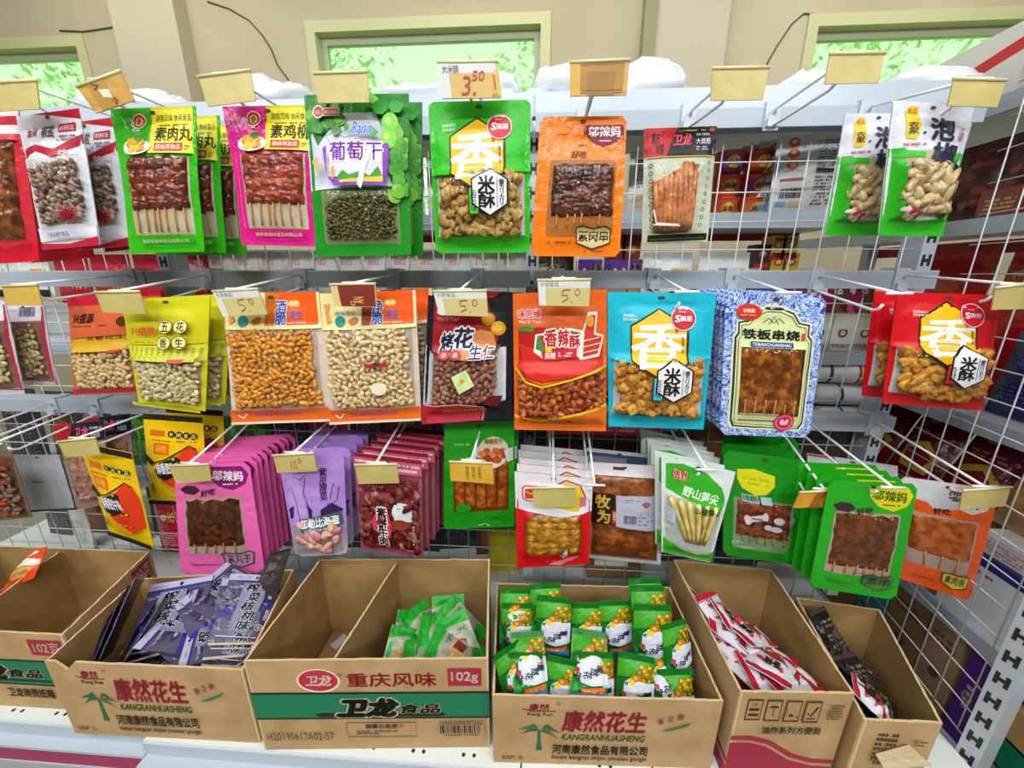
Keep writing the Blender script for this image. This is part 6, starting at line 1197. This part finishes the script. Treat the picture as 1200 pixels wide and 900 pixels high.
cbox('foam_box', (at(30, 360, .1).x, .10, ZM + .001), (at(84, 360, .1).x, .25, ZM + .12), '#d8dce0', 'white foam box on the middle shelf at the far left', 'foam box')
# lower shelf
seq = ['drk', 'brn', 'drk', 'grn', 'drk', 'brn', 'grn', 'drk', 'pur', 'drk', 'brn', 'drk', 'grn', 'drk', 'brn', 'drk', 'drk', 'brn']
nm = {'drk': 'charcoal', 'brn': 'brown', 'grn': 'green', 'pur': 'plum red'}
for i, k in enumerate(seq): shelf_item(k, -1.78 + i * .137, .15 + .02 * (i % 2), ZL, f'{nm[k]} packet standing on the lower shelf behind the wire mesh', f'{nm[k]} packets on the lower shelf', rr.uniform(-8, 8), rr.uniform(1.0, 1.2))
def bottle(x, y, z, label, rot, c='#d8d8dc'):
    o = empty('snack_tube', (x, y, z), label, 'snack tube', 'white snack tubes'); M = Matrix.Rotation(math.radians(90), 3, 'Y') @ Matrix.Rotation(0, 3, 'X')
    mb = MB(); mb.lathe([(.001, -.075), (.028, -.075), (.029, -.07), (.029, .05)], plain(c, .3), 24, (0, 0, 0), M); mb.lathe([(.0293, -.02), (.0293, -.012)], plain('#3a3a44', .4), 24, (0, 0, 0), M); mb.build('tube_body', o)
    mb = MB(); mb.lathe([(.0295, .05), (.030, .052), (.030, .075), (.024, .082), (0, .082)], plain('#8c2434', .35), 24, (0, 0, 0), M); mb.lathe([(.0302, .055), (.0302, .062)], plain('#d8b03c', .4), 24, (0, 0, 0), M); mb.build('tube_cap', o); o.rotation_euler.z = math.radians(rot); return o
for i, (px, py) in enumerate(((985, 487), (985, 462), (975, 436))): q = at(px, py, .10); bottle(q.x, .10, q.z, f"white snack tube with red cap lying behind the corner mesh, {['bottom', 'middle', 'top'][i]} of three", [4, 0, -6][i])
cbox('cardboard_box', (at(940, 500, .08).x, .08, ZL + .001), (at(1035, 500, .08).x, .155, at(985, 487, .10).z - .0305), '#4a3c34', 'dark brown carton under the white snack tubes', 'carton')
cbox('cardboard_box', (at(955, 430, .18).x, .16, ZL + .001), (at(1042, 430, .18).x, .40, ZL + .36), '#6a625a', 'grey brown carton behind the white snack tubes', 'carton')
cbox('food_carton', (at(640, 515, .09).x, .09, .6405), (at(775, 515, .09).x, .125, .875), '#5a3a3a', 'wide carton with a pink red top band behind the red and white snack bags', 'food carton', lambda A: (A.R(0, 0, 100, 18, '#b8344c'), A.micro(4, 4, 96, 14, '#e8b0bc', 2, 4)), 'y')
# bottom level
low = ['drk', 'brn', 'drk', 'drk', 'grn', 'drk', 'brn', 'drk', 'drk', 'pur', 'drk', 'drk', 'brn', 'grn', 'drk', 'drk', 'brn', 'drk', 'drk', 'brn']
for i, k in enumerate(low): shelf_item(k, -1.75 + i * .135, .145 + .02 * (i % 2), .351, f'{nm[k]} packet standing low behind the mesh and the boxes', f'{nm[k]} packets low behind the boxes', rr.uniform(-8, 8), rr.uniform(1.0, 1.12))
q = at(105, 630, .09); shelf_item('lip', q.x, .08, .351, 'white and blue packet low behind the yellow beef bag', None, 0, .9)
for i, px in enumerate((205, 228)): q = at(px, 625, .09); shelf_item('redp', q.x, .08, .351, ['red packet low behind the mesh, nearer the yellow beef bag', 'red packet low behind the mesh, nearer the pink stack'][i], 'red packets low behind the mesh', 0, .75)
q = at(592, 640, .06); cbox('food_carton', (q.x - .05, .06, .351), (q.x + .045, .12, q.z + .035), '#c9b81c', 'yellow carton low behind the mesh beside the red and white bags', 'food carton')
for i in range(4):
    q = at(715, 675 - i * 7, .06); cbox('folded_bag', (q.x - .055 + .006 * (i % 2), .05, .40 + i * .022), (q.x + .05 + .005 * i, .16, .418 + i * .022), ['#d8d8d4', '#d0c41c', '#d8cc24', '#c8bc18'][i], ['white folded bag at the bottom of the small pile behind the tofu sheet bag', 'yellow folded bag, lowest yellow in the small pile', 'yellow folded bag, middle of the small pile', 'yellow folded bag, topmost of the small pile'][i], 'folded bag', None, 'y', 'folded bags in a small pile')
q = at(715, 690, .06); cbox('cardboard_box', (q.x - .08, .05, .351), (q.x + .09, .20, .3995), '#8a6a48', 'low brown carton carrying the folded yellow bags', 'carton')
# white plastic wrapped bundles on top
def bundle(x, y, w, d, h, seed, label, z=1.6905, mark=False):
    N, Mm = 26, 18; vs = []; fs = []; mb = MB()
    for j in range(Mm + 1):
        for i in range(N):
            t, p = 2 * math.pi * i / N, -math.pi / 2 + math.pi * j / Mm
            cx = math.copysign(abs(math.cos(t)) ** .55, math.cos(t)) * max(0, math.cos(p)) ** .5; cy = math.copysign(abs(math.sin(t)) ** .55, math.sin(t)) * max(0, math.cos(p)) ** .5; cz = math.sin(p)
            k = 1 + .16 * noise.noise((cx * 2.4 + seed, cy * 2.4, cz * 2)) + .07 * noise.noise((cx * 7, cy * 7 + seed, cz * 6))
            vs.append((w / 2 * cx * k, d / 2 * cy * k, max(0, h * .5 * (1 + cz * (1 + .5 * noise.noise((cx * 3, cy * 3, seed)) + .25 * noise.noise((cx * 9, cy * 9, seed)))))))
    for j in range(Mm):
        for i in range(N): fs.append((j * N + i, j * N + (i + 1) % N, (j + 1) * N + (i + 1) % N, (j + 1) * N + i))
    mb.add(vs, fs, plain('#dfe3e6', .22, 0, 40, .6), True)
    o = mb.build('plastic_wrapped_bundle', None, (x, y, z)); return tag(o, label, 'plastic bundle', 'white plastic wrapped bundles')
for i, (px, w, h, lb) in enumerate(((-60, .26, .10, 'at the far left end of the top shelf'), (175, .3, .075, 'behind the green meatball skewer bag'), (318, .26, .095, 'left of the middle window'), (498, .22, .07, 'behind the card reading 3.50'), (582, .145, .085, 'below the right edge of the middle window'), (655, .145, .10, 'above the gap beside the orange skewer bag'), (752, .2, .10, 'behind the tilted strip of wall right of the orange bag'), (945, .18, .075, 'below the right window, beside the blank card'), (1062, .2, .07, 'above the pickled chicken feet bags'))):
    q = at(px, 108, .2); bundle(q.x, .21, w, .24, h, i * 3.3, f'white plastic wrapped bundle {lb}')

# ------------------------------------------------------------------ the neighbouring shelves beyond the side mesh
XR = 1.06
for z, ln in ((1.685, 'top'), (1.42, 'upper'), (.96, 'middle'), (.47, 'lower'), (.16, 'bottom')):
    mb = MB(); mb.box((XR, -.75, z - .012), (XR + .40, .9, z), whit2); mb.box((XR - .008, -.75, z - .032), (XR, .9, z + .006), white)
    o = mb.build('side_shelf'); tag(o, f'white {ln} board of the neighbouring shelves beyond the side mesh', 'shelf', 'boards of the neighbouring shelves')
    if z > .9 and z < 1.6: mb = MB(); mb.box((XR + .402, -.75, z - .06), (XR + .41, .9, z - .02), plain('#b3122a', .4)); p = mb.build('price_strip', o); p['label'] = 'red price strip'
for y in (.86, -.74): mb = MB(); mb.box((XR + .36, y, 0), (XR + .40, y + .04, 1.95), whit2); tag(mb.build('shelf_upright'), ['white post at the rear end of the neighbouring shelves', 'white post at the near end of the neighbouring shelves'][y < 0], 'shelf post')
def sbag(k, y, zs, label, group=None, s=1, x=XR + .09, rz=-90):
    hh = {'lip': .27, 'nutri': .165, 'wlab': .26, 'redp': .26, 'grn': .22, 'brn': .24, 'drk': .25, 'pur': .24, 'tall': .19}[k]
    stand(P[k], x, y, zs + hh * s / 2 + .003, label, group, rz, 84, s)
def d_dkred(A, B, S): A.P([(20, 60), (60, 50), (90, 66), (80, 90), (24, 88)], '#d8b83c'); A.P([(28, 66), (60, 58), (80, 70), (70, 84), (32, 82)], '#8c1c24'); A.E(40, 24, 12, 6, '#c87a84'); A.micro(16, 36, 80, 46, '#c8848c', 2, 3); return '#7a1024', '#5a0c1c', []
def d_bread(A, B, S): A.P([(0, 0), (100, 0), (100, 14), (0, 20)], '#7a1428'); [A.E(24 + (k % 3) * 26, 40 + (k // 3) * 26, 15, 12, ['#c89a5a', '#b8864a'][k % 2]) for k in range(6)]; return '#a8865c', '#8c6c48', []
def d_navy(A, B, S): A.P([(0, 0), (100, 0), (100, 12), (0, 16)], '#c8141e'); A.T('海苔', 30, 30, 74, 50, '#3a4a90', .04); A.micro(16, 66, 84, 88, '#4a5698', 5, 3, .6); return '#1c2454', '#141a40', []
def d_date(A, B, S): A.P([(10, 20), (90, 16), (88, 88), (12, 90)], '#4a2420'); [A.E(22 + (k % 4) * 18, 30 + (k // 4) * 16, 9, 6, ['#6a302a', '#3a1a18', '#7a3c34'][k % 3]) for k in range(16)]; return '#5a2c2c', '#4a2020', []
def mk(d, w, h): return bag(d, size=(w, h), name='food_packet', cat='food packet', th=.03, hole=False, wr=.004)
dt = mk(d_date, .15, .20)
for i, y in enumerate((.20, .07)): put(dt, (XR + .08, y, 1.42 + .103), (84, 0, -90), ['dark date packet on the upper side shelf, behind the pickled feet bags', 'dark date packet on the upper side shelf, nearer the red tray'][i], 'dark date packets', 1, i == 0)
cbox('food_tray', (XR + .015, .015, 1.4205), (XR + .13, .11, 1.49), '#8c2030', 'dark red food tray on the upper side shelf', 'food tray', lambda A: (A.R(10, 16, 90, 84, '#7a3a2c'), A.micro(16, 30, 84, 70, '#c89a7a', 3, 3)), 'x')
cbox('food_carton', (XR + .12, -.04, 1.4205), (XR + .22, .01, 1.63), '#b9b88c', 'olive cream carton standing on the upper side shelf', 'food carton', lambda A: (A.R(20, 0, 26, 100, '#8c9060'), A.R(60, 0, 66, 100, '#d8d4b0')), 'x')
sbag('pur', -.09, 1.42, 'plum red packet on the upper side shelf at the right edge of the view', None, .95)
def a_sheet(A): A.P([(0, 60), (100, 20), (100, 38), (0, 78)], '#c8202c'); A.T('新品上市', 8, 62, 40, 74, '#f4e4e0', .03); A.R(0, 0, 30, 40, '#c8d4e4')
cbox('product_carton', (XR + .01, .10, 1.6855), (XR + .22, .42, 1.84), '#d8d4d0', 'white carton with a slanting red band on top of the neighbouring shelves', 'carton', a_sheet, 'x')
cbox('product_carton', (XR + .01, -.30, 1.6855), (XR + .22, .07, 1.90), '#d2c8b8', 'cream carton on top of the neighbouring shelves at the right edge of the view', 'carton', lambda A: (A.R(0, 30, 100, 44, '#c8505a'), A.R(0, 60, 100, 66, '#b8a888')), 'x')
def d_redbig(A, B, S): A.T('手撕面包', 8, 14, 30, 19, '#f0d4d0', .03, 0, False, None, -20); A.micro(10, 22, 30, 26, '#f0d4d0', 2, 3); A.R(0, 92, 100, 100, '#a80f18'); return '#d0141e', '#a80f18', []
rb = mk(d_redbig, .26, .40)
for i, y in enumerate((.34, .05, -.24)): put(rb, (XR + .20, y, .96 + .206), (86, 0, -90), f'large bright red packet on the middle side shelf, {["farthest of three", "middle of three", "nearest of three"][i]}', 'large red packets', 1, i == 0)
nv = mk(d_navy, .13, .235)
for i, y in enumerate((-.06, -.215)): put(nv, (XR + .09, y, .96 + .122), (84, 0, -88), ['navy packet with red top behind the red rice crisp bags', 'navy packet with red top at the right edge of the view'][i], 'navy packets', 1, i == 0)
for i, y in enumerate((.30, .17)): sbag('brn' if i else 'grn', y, .96, ['green packet on the middle side shelf behind the corner post', 'brown packet on the middle side shelf behind the corner post'][i], None, .9)
cbox('cardboard_box', (XR + .012, -.085, .4705), (XR + .30, .36, .70), '#8a6a4c', 'brown cardboard box carrying the dark red packets beyond the side mesh', 'cardboard box', None)
dr = mk(d_dkred, .135, .24)
for i, y in enumerate((.285, .14, -.005)): put(dr, (XR + .11 + .01 * i, y, .70 + .112), (66, 0, -84), f'dark red packet leaning beyond the side mesh, {["farthest of three", "middle of three", "nearest of three"][i]}', 'dark red packets', 1, i == 0)
def a_wb(A): A.R(0, 0, 100, 16, '#2a2c80'); A.T('PUSS', 4, 22, 26, 36, '#a8303c', .03) if False else A.micro(4, 22, 30, 36, '#a8505c', 2, 2); A.E(66, 46, 14, 14, '#c8b83c'); A.E(66, 46, 12, 9, '#2c5a3c'); A.E(66, 46, 9, 5, '#3a4a9c'); A.R(66, 78, 100, 96, '#3c8cd0'); A.micro(70, 82, 96, 92, '#d8e8f4', 2, 4)
cbox('product_carton', (XR + .012, -.42, .4705), (XR + .26, -.09, .655), '#dfe3ea', 'white carton with a navy band and round badge beyond the side mesh', 'carton', a_wb, 'x')
def a_pk(A): A.micro(6, 20, 94, 80, '#c87a84', 4, 3, .8); A.R(0, 88, 100, 100, '#3a4a90')
cbox('product_carton', (XR + .012, -.42, .6555), (XR + .24, -.12, .705), '#dcd4d8', 'flat white carton with pale red print on top of the navy banded one', 'carton', a_pk, 'x')
br = mk(d_bread, .17, .15)
for i, y in enumerate((-.17, -.31)): put(br, (XR + .10, y, .7055 + .075), (76, 0, -88), ['bag of round tan buns beyond the side mesh, farther one', 'bag of round tan buns beyond the side mesh, nearer one'][i], 'bags of round buns', 1, i == 0)
def a_pv(A): A.E(50, 50, 26, 34, '#9a8a8c'); A.E(50, 50, 18, 24, '#6a5a6a'); A.micro(34, 36, 66, 64, '#d8ccd0', 4, 3); A.R(0, 0, 100, 6, '#4a1c70')
for i, y in enumerate((-.245, -.295)): cbox('product_carton', (XR + .012, y, .1605), (XR + .2, y + .045, .43), '#5a2488', ['purple carton low beyond the side mesh, farther one', 'purple carton low beyond the side mesh, nearer one'][i], 'carton', a_pv, 'x', 'purple cartons')
for i, (y0, y1, c, lb) in enumerate(((-.185, -.10, '#a08060', 'nearest the purple ones'), (-.095, .01, '#8c6c4c', 'second from the purple ones'), (.015, .11, '#1f8c9a', 'teal'), (.115, .30, '#7a5c40', 'farthest'))):
    cbox('product_carton', (XR + .012, y0, .1605), (XR + .24, y1, .44), c, 'teal carton low beyond the side mesh' if lb == 'teal' else f'brown carton low beyond the side mesh, {lb}', 'carton', lambda A: (A.micro(14, 16, 86, 30, '#4a3a2a', 2, 3), A.E(50, 60, 16, 16, '#5a4632')) if c != '#1f8c9a' else (A.R(10, 60, 90, 90, '#2c3a44'),), 'x', None if lb == 'teal' else 'brown cartons beyond the side mesh')
def a_side(A): A.P([(0, 36), (100, 36), (100, 74), (0, 74)], '#14140f'); A.P([(0, 39), (100, 39), (100, 71), (0, 71)], '#0b7a52'); A.P([(20, 64), (80, 64), (82, 68), (22, 68)], '#d8c8a0'); A.E(70, 84, 8, 5, '#c02a34')
cbox('cardboard_box', (XR - .0, -.72, .1605), (XR + .32, -.302, .385), '#b8915f', 'green banded cardboard box at the lower right corner beside the slanting post', 'cardboard box', a_side, 'xy')
# ------------------------------------------------------------------ light
def area(name, loc, rot, sx, sy, e, col=(1, 1, 1)):
    l = bpy.data.lights.new(name, 'AREA'); l.shape = 'RECTANGLE'; l.size = sx; l.size_y = sy; l.energy = e; l.color = col
    o = bpy.data.objects.new(name, l); COL.objects.link(o); o.location = loc; o.rotation_euler = rot; return o
for x in (-2.2, -.2, 1.8):
    area('unseen_fluorescent_lamp', (x, -1.5, 3.1), (math.radians(25), 0, 0), 1.5, .25, 18, (.96, .985, 1))
    area('unseen_fluorescent_lamp', (x, -3.1, 2.9), (math.radians(50), 0, 0), 1.5, .25, 24, (.96, .985, 1))
    area('unseen_fluorescent_lamp', (x, 1.0, 3.1), (0, 0, 0), 1.5, .2, 6, (1, .98, .93))  # row added over the rear aisle to brighten the back wall
s = bpy.data.lights.new('sun', 'SUN'); s.energy = 4.5; s.angle = .02; so = bpy.data.objects.new('sun', s); COL.objects.link(so); so.rotation_euler = (math.radians(32), math.radians(8), 0)
w = bpy.data.worlds.new('world'); sc.world = w; w.use_nodes = True; w.node_tree.nodes['Background'].inputs['Color'].default_value = (.86, 1, .90, 1); w.node_tree.nodes['Background'].inputs['Strength'].default_value = 1.3
sc.view_settings.view_transform = 'Standard'; sc.view_settings.look = 'None'; sc.view_settings.gamma = 1; sc.view_settings.use_curve_mapping = False
sc.view_settings.exposure = 0.52
sc.cycles.use_denoising = True; sc.cycles.max_bounces = 8; sc.cycles.transparent_max_bounces = 16; sc.cycles.caustics_reflective = False; sc.cycles.caustics_refractive = False; sc.cycles.sample_clamp_indirect = 6
